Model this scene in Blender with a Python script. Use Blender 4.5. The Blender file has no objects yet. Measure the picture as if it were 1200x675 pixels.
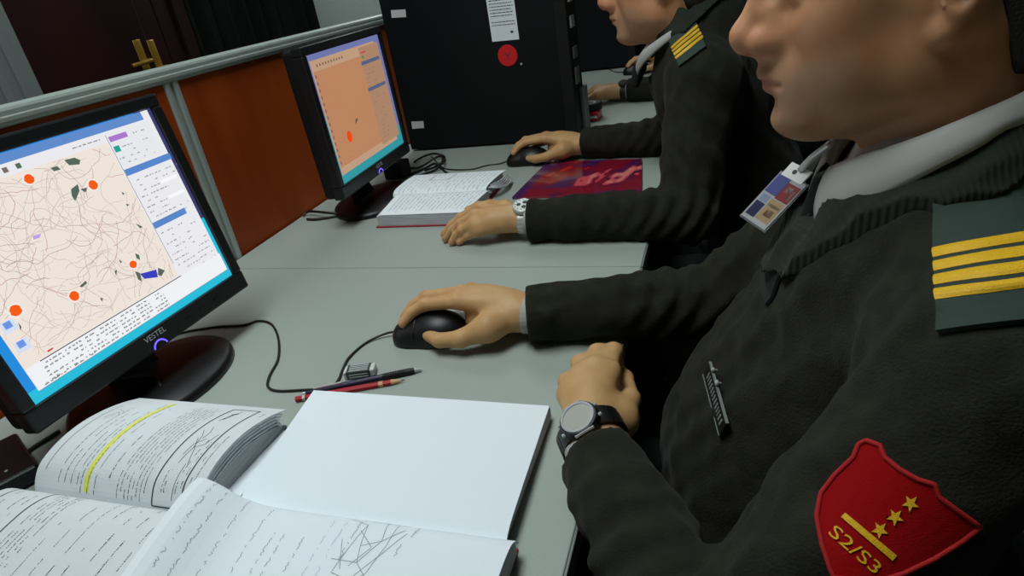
import bpy, bmesh, math, random
import numpy as np
from mathutils import Vector, Matrix

# ------------------------------------------------------------------ camera, world, lights, exposure
# desk top is z = 0, the floor z = -0.74; +y runs away along the desk, +x from the partition to the people
SC = bpy.context.scene
COL = SC.collection
PP = np.array([600.0, 337.5])
nad = np.array([840.0, 1800.0]) - PP
van = np.array([850.0, -80.0]) - PP
FPX = math.sqrt(-(nad @ van))
_z = -np.array([nad[0], nad[1], FPX]); _z /= np.linalg.norm(_z)
_y = np.array([van[0], van[1], FPX]); _y /= np.linalg.norm(_y)
_x = np.cross(_y, _z)
RW = np.array([_x, _y, _z])
CAM = np.array([0.0, 0.0, 0.47])
cd = bpy.data.cameras.new('camera'); cam = bpy.data.objects.new('camera', cd); COL.objects.link(cam)
cd.sensor_width = 36.0; cd.lens = 36.0 * FPX / 1200.0; cd.clip_start = 0.02
M4 = Matrix.Identity(4)
for i in range(3):
    M4[i][0] = RW[i][0]; M4[i][1] = -RW[i][1]; M4[i][2] = -RW[i][2]; M4[i][3] = CAM[i]
cam.matrix_world = M4
SC.camera = cam
SC.view_settings.view_transform = 'Standard'; SC.view_settings.look = 'None'
SC.view_settings.gamma = 1.0; SC.view_settings.use_curve_mapping = False
SC.view_settings.exposure = 0.0

W_ = bpy.data.worlds.new('world'); SC.world = W_; W_.use_nodes = True
W_.node_tree.nodes['Background'].inputs[0].default_value = (0.6, 0.75, 0.8, 1)
W_.node_tree.nodes['Background'].inputs[1].default_value = 0.020

CEIL = 1.95
def area(name, loc, sx, sy, power, col):
    l = bpy.data.lights.new(name, 'AREA'); l.shape = 'RECTANGLE'; l.size = sx; l.size_y = sy
    l.energy = power; l.color = col
    o = bpy.data.objects.new(name, l); COL.objects.link(o); o.location = loc
    return o
LAMPS = [(-0.58, 0.48, 21.5), (-0.95, 2.7, 5.0), (-1.75, 4.9, 24.0)]
for (lx, ly, pw) in LAMPS:
    area('ceiling_lamp_light', (lx, ly, CEIL - 0.075), 0.55, 1.1, pw, (0.90, 0.99, 1.0))

# ------------------------------------------------------------------ projection helpers (photo pixel -> point on a known plane)
def ray(u, v):
    d = RW @ np.array([u - 600.0, v - 337.5, FPX]); return d / np.linalg.norm(d)
def PZ(u, v, z=0.0):
    d = ray(u, v); return CAM + d * ((z - CAM[2]) / d[2])
def PX(u, v, x):
    d = ray(u, v); return CAM + d * ((x - CAM[0]) / d[0])
def PY(u, v, y):
    d = ray(u, v); return CAM + d * ((y - CAM[1]) / d[1])
def PPL(u, v, o, n):
    d = ray(u, v); return CAM + d * (((o - CAM) @ n) / (d @ n))
A = lambda *a: np.array(a, float)
def nrm(v): v = np.asarray(v, float); return v / np.linalg.norm(v)

# ------------------------------------------------------------------ materials
def lin(c): c = c / 255.0; return c / 12.92 if c <= 0.04045 else ((c + 0.055) / 1.055) ** 2.4
def rgb(r, g, b): return (lin(r), lin(g), lin(b), 1.0)
MATS = {}
def mat(name, col, rough=0.5, metal=0.0, spec=0.5, bump=None, var=None, attr=None, sss=0.0, sheen=0.0, emit=0.0, alpha=1.0, trans=0.0, coat=0.0, wave=None):
    m = bpy.data.materials.new(name); m.use_nodes = True
    nt = m.node_tree; b = nt.nodes['Principled BSDF']; L = nt.links
    I = b.inputs
    I['Base Color'].default_value = col; I['Roughness'].default_value = rough; I['Metallic'].default_value = metal
    I['Specular IOR Level'].default_value = spec
    I['Alpha'].default_value = alpha; I['Transmission Weight'].default_value = trans; I['Coat Weight'].default_value = coat
    if sss: I['Subsurface Weight'].default_value = sss; I['Subsurface Radius'].default_value = (0.9, 0.35, 0.2); I['Subsurface Scale'].default_value = 0.006
    if sheen: I['Sheen Weight'].default_value = sheen; I['Sheen Roughness'].default_value = 0.5
    tc = nt.nodes.new('ShaderNodeTexCoord')
    src = None
    if attr:
        a = nt.nodes.new('ShaderNodeAttribute'); a.attribute_name = attr; src = a.outputs['Color']
    if var:
        n = nt.nodes.new('ShaderNodeTexNoise'); n.inputs['Scale'].default_value = var[0]; n.inputs['Detail'].default_value = 4
        if len(var) > 3:
            mp = nt.nodes.new('ShaderNodeMapping'); mp.inputs['Scale'].default_value = var[3]
            L.new(tc.outputs['Object'], mp.inputs[0]); L.new(mp.outputs[0], n.inputs['Vector'])
        else: L.new(tc.outputs['Object'], n.inputs['Vector'])
        r = nt.nodes.new('ShaderNodeMapRange'); r.inputs[1].default_value = 0.3; r.inputs[2].default_value = 0.7
        L.new(n.outputs['Fac'], r.inputs[0])
        mx = nt.nodes.new('ShaderNodeMix'); mx.data_type = 'RGBA'
        L.new(r.outputs[0], mx.inputs[0])
        if src is not None:
            mx.blend_type = 'MULTIPLY'
            r.inputs[3].default_value = 0.0; r.inputs[4].default_value = 1.0
            L.new(src, mx.inputs[6]); mx.inputs[7].default_value = var[1]
        else:
            mx.inputs[6].default_value = col; mx.inputs[7].default_value = var[1]
        src = mx.outputs[2]
    if src is not None:
        if emit: L.new(src, I['Emission Color'])
        else: L.new(src, I['Base Color'])
    elif emit: I['Emission Color'].default_value = col
    if emit: I['Emission Strength'].default_value = emit
    bout = None
    if bump:
        n = nt.nodes.new('ShaderNodeTexNoise'); n.inputs['Scale'].default_value = bump[0]; n.inputs['Detail'].default_value = 3
        L.new(tc.outputs['Object'], n.inputs['Vector'])
        bp = nt.nodes.new('ShaderNodeBump'); bp.inputs['Strength'].default_value = bump[1]; bp.inputs['Distance'].default_value = bump[2]
        L.new(n.outputs['Fac'], bp.inputs['Height']); bout = bp.outputs[0]
        L.new(bout, I['Normal'])
    if wave:
        a = nt.nodes.new('ShaderNodeAttribute'); a.attribute_name = 'along'
        mu = nt.nodes.new('ShaderNodeMath'); mu.operation = 'MULTIPLY'; mu.inputs[1].default_value = wave[0]
        sn = nt.nodes.new('ShaderNodeMath'); sn.operation = 'SINE'
        L.new(a.outputs['Fac'], mu.inputs[0]); L.new(mu.outputs[0], sn.inputs[0])
        bp = nt.nodes.new('ShaderNodeBump'); bp.inputs['Strength'].default_value = wave[1]; bp.inputs['Distance'].default_value = wave[2]
        L.new(sn.outputs[0], bp.inputs['Height'])
        if bout: L.new(bout, bp.inputs['Normal'])
        L.new(bp.outputs[0], I['Normal'])
    MATS[name] = m
    return m
mat('desk_laminate', rgb(160, 169, 161), 0.45, spec=0.3, bump=(900, 0.06, 0.0004), var=(500, rgb(153, 162, 155)))
mat('desk_edge', rgb(120, 125, 124), 0.5)
mat('wood_laminate', rgb(180, 80, 26), 0.42, spec=0.2, var=(9, rgb(140, 56, 16), 0, (1.0, 1.0, 0.18)))
mat('aluminium', rgb(176, 186, 180), 0.45, metal=0.35, bump=(400, 0.05, 0.0005))
mat('monitor_black', rgb(26, 27, 29), 0.38, spec=0.4, bump=(1500, 0.08, 0.0002))
mat('gloss_black', rgb(12, 12, 13), 0.42, spec=0.4)
mat('matte_black', rgb(15, 16, 17), 0.6, spec=0.3)
mat('rubber_black', rgb(14, 14, 15), 0.5, spec=0.4)
mat('cable_black', rgb(18, 19, 20), 0.45)
mat('screen_glow', rgb(10, 10, 11), 0.4, attr='Col', emit=0.98, spec=0.2)
mat('letter_silver', rgb(205, 208, 210), 0.4, spec=0.4)
mat('led_blue', rgb(105, 85, 255), 0.4, emit=1.6)
mat('cabinet_black', rgb(16, 20, 22), 0.55, spec=0.2, bump=(600, 0.12, 0.0006), var=(4, rgb(11, 15, 17)))
mat('sticker_white', rgb(205, 207, 205), 0.6)
mat('sticker_red', rgb(215, 20, 28), 0.5)
mat('paper', rgb(232, 240, 245), 0.75, spec=0.2, bump=(300, 0.05, 0.0005))
mat('manual_paper', rgb(216, 222, 225), 0.75, spec=0.2, bump=(300, 0.05, 0.0005))
mat('paper_edge', rgb(206, 209, 212), 0.8, bump=(1200, 0.3, 0.0005), var=(900, rgb(165, 168, 172), 0, (0.02, 0.02, 1.0)))
mat('ink', rgb(52, 56, 62), 0.7)
mat('pencil_ink', rgb(142, 149, 158), 0.7)
mat('highlighter', rgb(226, 226, 96), 0.7)
mat('violet_mark', rgb(205, 190, 222), 0.7)
mat('cover_red', rgb(150, 24, 40), 0.4)
mat('cover_dark', rgb(24, 25, 30), 0.4)
mat('magazine_cover', rgb(150, 26, 52), 0.18, attr='Col', coat=0.5)
mat('skin', rgb(205, 150, 112), 0.5, spec=0.35, attr='Col', sss=0.12, bump=(420, 0.16, 0.0007), var=(46, (0.92, 0.84, 0.80, 1)))
mat('nail', rgb(214, 165, 140), 0.3)
mat('hair', rgb(18, 15, 13), 0.6, bump=(500, 0.7, 0.002))
mat('wool_green', rgb(43, 43, 35), 0.95, spec=0.08, bump=(520, 0.55, 0.0018), var=(60, rgb(34, 34, 27)), sheen=0.04)
mat('wool_rib', rgb(44, 48, 42), 0.95, spec=0.1, bump=(520, 0.3, 0.001), sheen=0.05, wave=(1.3, 0.5, 0.0009))
mat('epaulette_green', rgb(53, 66, 60), 0.85, spec=0.2, bump=(1600, 0.3, 0.0006))
mat('gold_braid', rgb(228, 178, 26), 0.6, spec=0.4, bump=(900, 0.5, 0.001))
mat('patch_red', rgb(150, 2, 8), 0.85, spec=0.15, bump=(1100, 0.5, 0.0008))
mat('patch_edge', rgb(166, 5, 12), 0.8, bump=(1100, 0.5, 0.0008))
mat('shirt_white', rgb(172, 171, 166), 0.8, spec=0.2, bump=(1500, 0.15, 0.0003))
mat('tie_dark', rgb(22, 30, 30), 0.7, spec=0.3, bump=(1300, 0.3, 0.0004))
mat('trousers', rgb(24, 27, 25), 0.9, spec=0.1, bump=(700, 0.3, 0.001))
mat('steel', rgb(200, 202, 204), 0.3, metal=0.4)
mat('dial_white', rgb(216, 218, 214), 0.4)
mat('watch_dial', rgb(172, 172, 164), 0.35, spec=0.4)
mat('clear_plastic', rgb(225, 230, 232), 0.12, trans=0.85, alpha=0.75)
mat('card_print', rgb(200, 200, 210), 0.3, attr='Col', coat=0.4)
mat('brass', rgb(226, 180, 74), 0.35, metal=0.45)
mat('door_wood', rgb(58, 22, 18), 0.5, spec=0.3, var=(7, rgb(44, 16, 14), 0, (1, 1, 0.15)))
mat('wall_paint', rgb(150, 158, 152), 0.9, spec=0.1, bump=(60, 0.1, 0.002), var=(3, rgb(144, 152, 147)))
mat('ceiling_paint', rgb(190, 192, 190), 0.9)
mat('floor_vinyl', rgb(70, 68, 64), 0.6, var=(5, rgb(58, 57, 54)))
mat('frame_grey', rgb(120, 128, 126), 0.6)
mat('curtain_fabric', rgb(24, 28, 24), 0.95, spec=0.1, bump=(250, 0.4, 0.002))
mat('pencil_red', rgb(176, 20, 32), 0.45, spec=0.3)
mat('pencil_wood', rgb(214, 170, 128), 0.7)
mat('lead', rgb(45, 45, 48), 0.4)
mat('pen_navy', rgb(34, 30, 60), 0.3)
mat('eraser_print', rgb(58, 76, 64), 0.4, attr='Col')
mat('plastic_red', rgb(190, 16, 44), 0.3)
mat('lamp_white', rgb(235, 238, 236), 0.6, emit=0.0)
mat('lamp_diffuser', rgb(235, 245, 245), 0.6, emit=3.0)
mat('chair_fabric', rgb(28, 30, 36), 0.9, bump=(600, 0.3, 0.001))

# ------------------------------------------------------------------ object helpers
def thing(name, label, cat, loc=(0, 0, 0), rotz=0.0, group=None):
    o = bpy.data.objects.new(name, None); COL.objects.link(o); o.empty_display_size = 0.05
    o.location = loc; o.rotation_euler = (0, 0, rotz); o['label'] = label; o['category'] = cat
    if group: o['group'] = group
    return o
def tag(o, label, cat, group=None):
    o['label'] = label; o['category'] = cat
    if group: o['group'] = group
    return o
def root_of(o):
    p = Vector((0, 0, 0))
    m = Matrix.Identity(4)
    while o is not None:
        m = o.matrix_basis @ m; o = o.parent
    return m
def mk(name, verts, faces, m, parent=None, smooth=False, midx=None, col=None, along=None, label=None, local=False, kind=None):
    """one mesh object. verts in world space unless local; a parented mesh keeps its own identity transform"""
    me = bpy.data.meshes.new(name)
    V = np.asarray(verts, float)
    if not local and parent is not None:
        inv = root_of(parent).inverted()
        R = np.array(inv.to_3x3()); t = np.array(inv.translation)
        V = V @ R.T + t
    me.from_pydata(V.tolist(), [], [tuple(int(i) for i in f) for f in faces] if not isinstance(faces, np.ndarray) else faces.tolist())
    ms = m if isinstance(m, (list, tuple)) else [m]
    for k in ms: me.materials.append(MATS[k])
    if midx is not None: me.polygons.foreach_set('material_index', np.asarray(midx, np.int32))
    if smooth: me.polygons.foreach_set('use_smooth', np.ones(len(me.polygons), bool))
    if col is not None:
        a = me.color_attributes.new('Col', 'FLOAT_COLOR', 'POINT')
        c = np.ones((len(V), 4), np.float32); c[:, :3] = np.asarray(col)[:, :3]
        a.data.foreach_set('color', c.ravel())
    if along is not None:
        a = me.attributes.new('along', 'FLOAT', 'POINT'); a.data.foreach_set('value', np.asarray(along, np.float32))
    me.update()
    o = bpy.data.objects.new(name, me); COL.objects.link(o)
    if parent is not None: o.parent = parent
    if label: o['label'] = label
    if kind: o['kind'] = kind
    return o
def structure(name, verts, faces, m, **k):
    o = mk(name, verts, faces, m, **k); o['kind'] = 'structure'; return o

class Geo:
    """collects verts / faces / material slots / colours for one mesh"""
    def __init__(s): s.v = []; s.f = []; s.m = []; s.c = []
    def add(s, V, F, mi=0, col=(1, 1, 1)):
        o = len(s.v); V = [tuple(map(float, p)) for p in V]
        s.v += V; s.f += [tuple(int(i) + o for i in f) for f in F]; s.m += [mi] * len(F); s.c += [col] * len(V)
    def box(s, lo, hi, mi=0, bev=0.0, col=(1, 1, 1), seg=2, xf=None):
        V, F = box(lo, hi, bev, seg)
        if xf is not None: V = xf(V)
        s.add(V, F, mi, col)
    def put(s, name, m, parent=None, smooth=False, use_col=False, **k):
        return mk(name, s.v, s.f, m, parent, smooth, s.m, s.c if use_col else None, **k)
def box(lo, hi, bev=0.0, seg=2):
    bm = bmesh.new(); bmesh.ops.create_cube(bm, size=1.0)
    lo = np.array(lo, float); hi = np.array(hi, float)
    for v in bm.verts: v.co = Vector(((v.co[i] + 0.5) * (hi[i] - lo[i]) + lo[i]) for i in range(3))
    if bev: bmesh.ops.bevel(bm, geom=list(bm.edges), offset=bev, segments=seg, profile=0.5, affect='EDGES')
    bm.verts.ensure_lookup_table()
    V = np.array([v.co[:] for v in bm.verts]); F = [tuple(v.index for v in f.verts) for f in bm.faces]
    bm.free(); return V, F
def lathe(prof, n=32, axis_o=(0, 0, 0), ax=(0, 0, 1)):
    ax = nrm(ax); t = nrm(np.cross(ax, (0.3, 0.9, 0.1))); b = np.cross(ax, t)
    V = []; F = []
    for (r, h) in prof:
        for i in range(n):
            a = 2 * math.pi * i / n
            V.append(np.array(axis_o) + ax * h + (t * math.cos(a) + b * math.sin(a)) * r)
    for j in range(len(prof) - 1):
        for i in range(n):
            k = (i + 1) % n
            F.append((j * n + i, j * n + k, (j + 1) * n + k, (j + 1) * n + i))
    F.append(tuple(range(n))[::-1]); F.append(tuple((len(prof) - 1) * n + i for i in range(n)))
    return V, F
def catmull(P, m=8):
    P = np.asarray(P, float); Q = np.vstack([2 * P[0] - P[1], P, 2 * P[-1] - P[-2]]); out = []
    for i in range(1, len(Q) - 2):
        for t in np.arange(m) / m:
            a, b, c, d = Q[i - 1:i + 3]
            out.append(0.5 * ((2 * b) + (c - a) * t + (2 * a - 5 * b + 4 * c - d) * t * t + (-a + 3 * b - 3 * c + d) * t ** 3))
    out.append(P[-1]); return np.array(out)
def tube(P, r, n=8, closed=False):
    P = np.asarray(P, float); N = len(P)
    R = np.broadcast_to(np.asarray(r, float), (N,))
    T = np.gradient(P, axis=0); T /= np.linalg.norm(T, axis=1)[:, None] + 1e-12
    up = np.array([0, 0, 1.0]) if abs(T[0][2]) < 0.9 else np.array([1.0, 0, 0])
    V = []; F = []; b = None
    for i in range(N):
        s = nrm(np.cross(T[i], up)) if b is None else nrm(b - T[i] * (b @ T[i])); b = s
        q = np.cross(s, T[i])
        for k in range(n):
            a = 2 * math.pi * k / n; V.append(P[i] + (s * math.cos(a) + q * math.sin(a)) * R[i])
    for i in range(N - 1):
        for k in range(n):
            j = (k + 1) % n; F.append((i * n + k, i * n + j, (i + 1) * n + j, (i + 1) * n + k))
    F.append(tuple(range(n))[::-1]); F.append(tuple((N - 1) * n + k for k in range(n)))
    return V, F
def grid_faces(nu, nv, flip=False):
    F = []
    for i in range(nu - 1):
        for j in range(nv - 1):
            q = (i * nv + j, (i + 1) * nv + j, (i + 1) * nv + j + 1, i * nv + j + 1)
            F.append(q[::-1] if flip else q)
    return F
def slab(P, N, th):
    """closed thin solid over a (nu,nv,3) grid of points with normals"""
    nu, nv, _ = P.shape
    top = (P + N * th).reshape(-1, 3); bot = P.reshape(-1, 3); n = nu * nv
    F = grid_faces(nu, nv) + [tuple(i + n for i in f[::-1]) for f in grid_faces(nu, nv)]
    rim = [i * nv for i in range(nu)] + [(nu - 1) * nv + j for j in range(1, nv)] + [i * nv + nv - 1 for i in range(nu - 2, -1, -1)] + [j for j in range(nv - 2, 0, -1)]
    for a, b in zip(rim, rim[1:] + rim[:1]): F.append((a, a + n, b + n, b))
    return np.vstack([top, bot]), F
_txt = {}
def text2d(s, size=1.0):
    """flat letter outlines as 2-D triangles: (verts Nx2, faces); cap height ~0.7*size"""
    cu = bpy.data.curves.new('lettering', 'FONT'); cu.body = s; cu.size = size; cu.resolution_u = 3
    o = bpy.data.objects.new('lettering', cu)
    me = bpy.data.meshes.new_from_object(o)
    V = np.array([v.co[:2] for v in me.vertices]); F = [tuple(p.vertices) for p in me.polygons]
    bpy.data.objects.remove(o); bpy.data.curves.remove(cu); bpy.data.meshes.remove(me)
    return V, F

# ------------------------------------------------------------------ signed-distance sculpting + sparse surface nets
def smin(a, b, k):
    if k <= 0: return np.minimum(a, b)
    h = np.maximum(k - np.abs(a - b), 0) / k
    return np.minimum(a, b) - h * h * k * 0.25
class Sdf:
    def __init__(s): s.ops = []
    def _a(s, fn, c, R, k, mode): s.ops.append((fn, np.asarray(c, np.float32), R, k, mode)); return s
    def cap(s, a, b, ra, rb=None, k=0.0, mode='u'):
        rb = ra if rb is None else rb
        a = np.asarray(a, np.float32); b = np.asarray(b, np.float32); ba = b - a; q = float(ba @ ba) + 1e-12
        def fn(P):
            t = np.clip((P - a) @ ba / q, 0, 1)
            return np.linalg.norm(P - a - t[:, None] * ba, axis=1) - (ra + (rb - ra) * t)
        return s._a(fn, (a + b) / 2, math.sqrt(q) / 2 + max(ra, rb), k, mode)
    def ell(s, c, r, k=0.0, mode='u', rot=None):
        c = np.asarray(c, np.float32); r = np.asarray(r, np.float32)
        R = None if rot is None else np.asarray(rot, np.float32)
        def fn(P):
            p = P - c
            if R is not None: p = p @ R.T
            k0 = np.linalg.norm(p / r, axis=1); k1 = np.linalg.norm(p / (r * r), axis=1) + 1e-9
            return np.where(k0 < 1e-4, -r.min(), k0 * (k0 - 1) / k1)
        return s._a(fn, c, float(r.max()), k, mode)
    def sph(s, c, r, k=0.0, mode='u'): return s.ell(c, (r, r, r), k, mode)
    def fn(s, f, k=0.0, mode='i'): return s._a(f, (0, 0, 0), 1e3, k, mode)
    def sub(s, other, c, R, k=0.0, off=0.0, xf=None):
        g = (lambda P: other(P) - off) if xf is None else (lambda P: other(xf(P)) - off)
        return s._a(g, c, R, k, 'u')
    def __call__(s, P, cull=True):
        P = np.asarray(P, np.float32)
        lo = P.min(0); hi = P.max(0); cc = (lo + hi) / 2; cr = float(np.linalg.norm(hi - lo)) / 2
        d = np.full(len(P), 0.25, np.float32)
        for (f, c, R, k, mode) in s.ops:
            if cull and R < 100 and float(np.linalg.norm(c - cc)) - R - cr > 0.05: continue
            if mode == 'u': d = smin(d, f(P), k)
            elif mode == 's': d = -smin(-d, f(P), k)
            elif mode == 'i': d = -smin(-d, -f(P), k)
            elif mode == 'd': d = d + f(P)
        return d
CORN = np.array([(i, j, k) for i in (0, 1) for j in (0, 1) for k in (0, 1)])
EDG = [(0, 1), (2, 3), (4, 5), (6, 7), (0, 2), (1, 3), (4, 6), (5, 7), (0, 4), (1, 5), (2, 6), (3, 7)]
def nets(f, lo, hi, h, B=8):
    lo = np.asarray(lo, float); hi = np.asarray(hi, float)
    nb = np.ceil((hi - lo) / (h * B)).astype(int)
    g = np.stack(np.meshgrid(*[np.arange(n) for n in nb], indexing='ij'), -1).reshape(-1, 3)
    cen = lo + (g + 0.5) * h * B
    dv = np.concatenate([f(c, ) for c in np.array_split(cen, max(1, len(cen) // 4000))])
    g = g[np.abs(dv) < h * B * 0.87 * 1.35 + h]
    if len(g) == 0: return np.zeros((0, 3)), []
    loc = np.stack(np.meshgrid(*[np.arange(B + 1)] * 3, indexing='ij'), -1).reshape(-1, 3)
    NX = (nb + 2) * B + 8
    cid = []; cpos = []; edges = []
    CH = 24
    for s0 in range(0, len(g), CH):
        gb = g[s0:s0 + CH]
        idx = gb[:, None, :] * B + loc[None]
        D = f((lo + idx.reshape(-1, 3) * h)).reshape(len(gb), B + 1, B + 1, B + 1)
        cd_ = np.stack([D[:, a:a + B, b:b + B, c:c + B] for a, b, c in CORN], -1)   # n,B,B,B,8
        sg = cd_ < 0
        act = sg.any(-1) & ~sg.all(-1)
        w = np.argwhere(act)
        if len(w) == 0: continue
        dd = cd_[act]; ss = sg[act]
        acc = np.zeros((len(w), 3)); cnt = np.zeros(len(w))
        for (a, b) in EDG:
            x = ss[:, a] != ss[:, b]
            t = np.where(x, dd[:, a] / np.where(x, dd[:, a] - dd[:, b], 1), 0)
            p = CORN[a] + t[:, None] * (CORN[b] - CORN[a])
            acc += np.where(x[:, None], p, 0); cnt += x
        ijk = gb[w[:, 0]] * B + w[:, 1:]
        cpos.append(lo + (ijk + acc / cnt[:, None]) * h)
        key = (ijk[:, 0] * NX[1] + ijk[:, 1]) * NX[2] + ijk[:, 2]
        cid.append(key)
        for ax, cor in ((0, 4), (1, 2), (2, 1)):
            x = ss[:, 0] != ss[:, cor]
            o1, o2 = [(NX[2], 1), (1, NX[1] * NX[2]), (NX[1] * NX[2], NX[2])][ax]
            k0 = key[x]; q = np.stack([k0, k0 - o1, k0 - o1 - o2, k0 - o2], 1)
            fl = ~ss[x, 0]
            q[fl] = q[fl][:, ::-1]
            edges.append(q)
    cid = np.concatenate(cid); V = np.concatenate(cpos); E = np.concatenate(edges)
    o = np.argsort(cid); cs = cid[o]
    pos = np.searchsorted(cs, E); pos = np.clip(pos, 0, len(cs) - 1)
    ok = (cs[pos] == E).all(1)
    return V, o[pos[ok]][:, ::-1]
def grad(f, P, e=0.0015):
    G = np.stack([f(P + e * np.eye(3)[i]) - f(P - e * np.eye(3)[i]) for i in range(3)], -1)
    return G / (np.linalg.norm(G, axis=-1, keepdims=True) + 1e-9)
def hits(f, px, tmax=3.0):
    """where sight lines through photo points meet a surface; (points, normals)"""
    D = np.array([ray(*p) for p in px]); t = np.full(len(D), 0.12)
    for _ in range(90):
        d = f(CAM + D * t[:, None], )
        t = np.minimum(t + np.clip(d, -0.05, 0.1) * 0.8, tmax)
    P = CAM + D * t[:, None]
    return P, grad(f, P)
def folds(seed, n=7, amp=0.004, lo=18, hi=55, stretch=(1, 1, 1)):
    r = np.random.RandomState(seed)
    K = r.normal(size=(n, 3)); K /= np.linalg.norm(K, axis=1)[:, None]; K *= r.uniform(lo, hi, (n, 1)) * np.array(stretch)
    ph = r.uniform(0, 6.28, n); am = r.uniform(0.5, 1.0, n) * amp / n * 2
    K = K.astype(np.float32)
    def f(P):
        W = P + 0.012 * np.sin(P[:, [1, 2, 0]] * 21 + seed)
        return ((1 - 2 * np.abs(np.sin(W @ K.T + ph))) * am).sum(1).astype(np.float32) * -1
    return f

# ------------------------------------------------------------------ the room
def plane_box(name, lo, hi, m, **k):
    V, F = box(lo, hi, 0.0); return structure(name, V, F, m, **k)
plane_box('floor', (-3.2, -2.2, -0.80), (2.6, 6.2, -0.74), 'floor_vinyl')
plane_box('ceiling', (-3.2, -2.2, CEIL), (2.6, 6.2, CEIL + 0.06), 'ceiling_paint')
plane_box('wall_left', (-2.62, -2.2, -0.74), (-2.50, 6.2, CEIL), 'wall_paint')
plane_box('wall_right', (2.5, -2.2, -0.74), (2.6, 6.2, CEIL), 'wall_paint')
plane_box('wall_back', (-2.5, 6.1, -0.74), (2.5, 6.2, CEIL), 'wall_paint')
plane_box('wall_front', (-2.5, -2.2, -0.74), (2.5, -2.1, CEIL), 'wall_paint')
for (lx, ly, pw) in LAMPS:
    t = thing('ceiling_lamp', 'white ceiling lamp above the %s' % ('near end of the desk row' if ly < 1 else 'far end of the desk row' if lx > -1.5 else 'aisle beyond the divider'), 'lamp', (lx, ly, CEIL), group='ceiling lamps')
    g = Geo(); g.box((lx - .32, ly - .6, CEIL - .05), (lx + .32, ly + .6, CEIL), bev=.006); g.put('lamp_housing', ['lamp_white'], t)
    g = Geo(); g.box((lx - .28, ly - .56, CEIL - .062), (lx + .28, ly + .56, CEIL - .05), bev=.004); g.put('lamp_diffuser', ['lamp_diffuser'], t)

# door with brass handles beyond the partition, on the left wall
DX = -2.50
d0 = PX(47, 98, DX)[1] - 0.02; dm = PX(168, 0, DX)[1]; d1 = 2.95
g = Geo()
for a, b in ((1.35, dm - .003), (dm + .003, d1)):
    g.box((DX, a, -0.73), (DX + .035, b, 1.30), bev=.004)
    for z0, z1 in ((-.60, .10), (.22, 1.18)):
        g.box((DX + .03, a + .1, z0), (DX + .045, b - .1, z1), bev=.01)
door = g.put('door_1', ['door_wood']); door['kind'] = 'structure'
g = Geo()
for a, b in ((1.27, 1.35), (d1, d1 + .08)):
    g.box((DX, a, -0.74), (DX + .06, b, 1.38), bev=.005)
g.box((DX, 1.27, 1.30), (DX + .06, d1 + .08, 1.38), bev=.005)
fr = g.put('trim_1', ['frame_grey']); fr['kind'] = 'structure'
hy = PX(163, 62, DX + .06)[1]; hz = PX(163, 62, DX + .06)[2]
for sgn, u, hq in ((-1, 164, -.035), (1, 180, -.065)):
    p = PX(u, 62, DX + .04)
    V, F = box((DX + .035, p[1] - .021, p[2] - .10), (DX + .047, p[1] + .021, p[2] + .055), .003)
    e = Geo(); e.add(V, F)
    V, F = tube(catmull([(DX + .04, p[1], p[2] + hq), (DX + .085, p[1], p[2] + hq), (DX + .092, p[1] + sgn * .03, p[2] + hq - .003), (DX + .09, p[1] + sgn * .11, p[2] + hq - .006)]), .009, 10)
    e.add(V, F); e.put('door_handle', ['brass'], door, smooth=True)
# grey pillar at the left behind the partition
pc = PX(47, 98, -1.75)
g = Geo(); g.box((-1.98, pc[1] - .42, -.74), (-1.75, pc[1], CEIL), bev=.008)
for k in range(3): g.box((-1.755, pc[1] - .16 + .05 * k, -.74), (-1.742, pc[1] - .135 + .05 * k, CEIL), bev=.003)
g.put('pillar', ['frame_grey'], kind='structure')
# dark curtain hanging between the door and the bare wall
c0 = PX(214, 20, -2.1)[1]; c1 = PX(365, 15, -2.1)[1]
n = 90; V = []; F = []
for j, z in enumerate(np.linspace(-.70, CEIL - .03, 12)):
    for i in range(n):
        s = i / (n - 1); y = c0 + (c1 - c0) * s
        x = -2.1 + .03 * math.sin(s * 52 + .7 * math.sin(j * .4)) + .012 * math.sin(s * 117 + 1)
        V.append((x, y, z))
Vf = np.array(V).reshape(12, n, 3)
Vv, F = slab(Vf, np.tile(A(1, 0, 0), (12, n, 1)), .006)
t = mk('curtain', Vv, F, 'curtain_fabric', smooth=True)
tag(t, 'dark heavy curtain hanging beyond the partition between door and bare wall', 'curtain')

# ------------------------------------------------------------------ partition
PXW = -0.997; PTOP = 0.398; PY0 = -0.55; PY1 = 1.96; POST = 1.003
par = thing('cubicle_divider', 'low red-brown wood divider with aluminium rail along the desks', 'divider', (PXW - .02, .7, -.74)); par['kind'] = 'thing'
for a, b in ((PY0 + .03, POST - .018), (POST + .018, PY1 - .03)):
    g = Geo(); g.box((PXW - .034, a, -.66), (PXW, b, PTOP - .028), bev=.002); g.put('panel', ['wood_laminate'], par)
for y in (PY0 + .012, POST, PY1 - .012):
    g = Geo(); g.box((PXW - .04, y - .018, -.74), (PXW + .004, y - .004, PTOP - .02), bev=.003)
    g.box((PXW - .04, y + .004, -.74), (PXW + .004, y + .018, PTOP - .02), bev=.003)
    g.box((PXW - .036, y - .005, -.74), (PXW - .003, y + .005, PTOP - .02), 0)
    g.put('post', ['aluminium'], par)
g = Geo(); g.box((PXW - .042, PY0, PTOP - .028), (PXW + .006, PY1, PTOP), bev=.006)
g.box((PXW + .004, PY0, PTOP - .022), (PXW + .008, PY1, PTOP - .013), bev=.002); g.put('top_rail', ['aluminium'], par)

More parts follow.
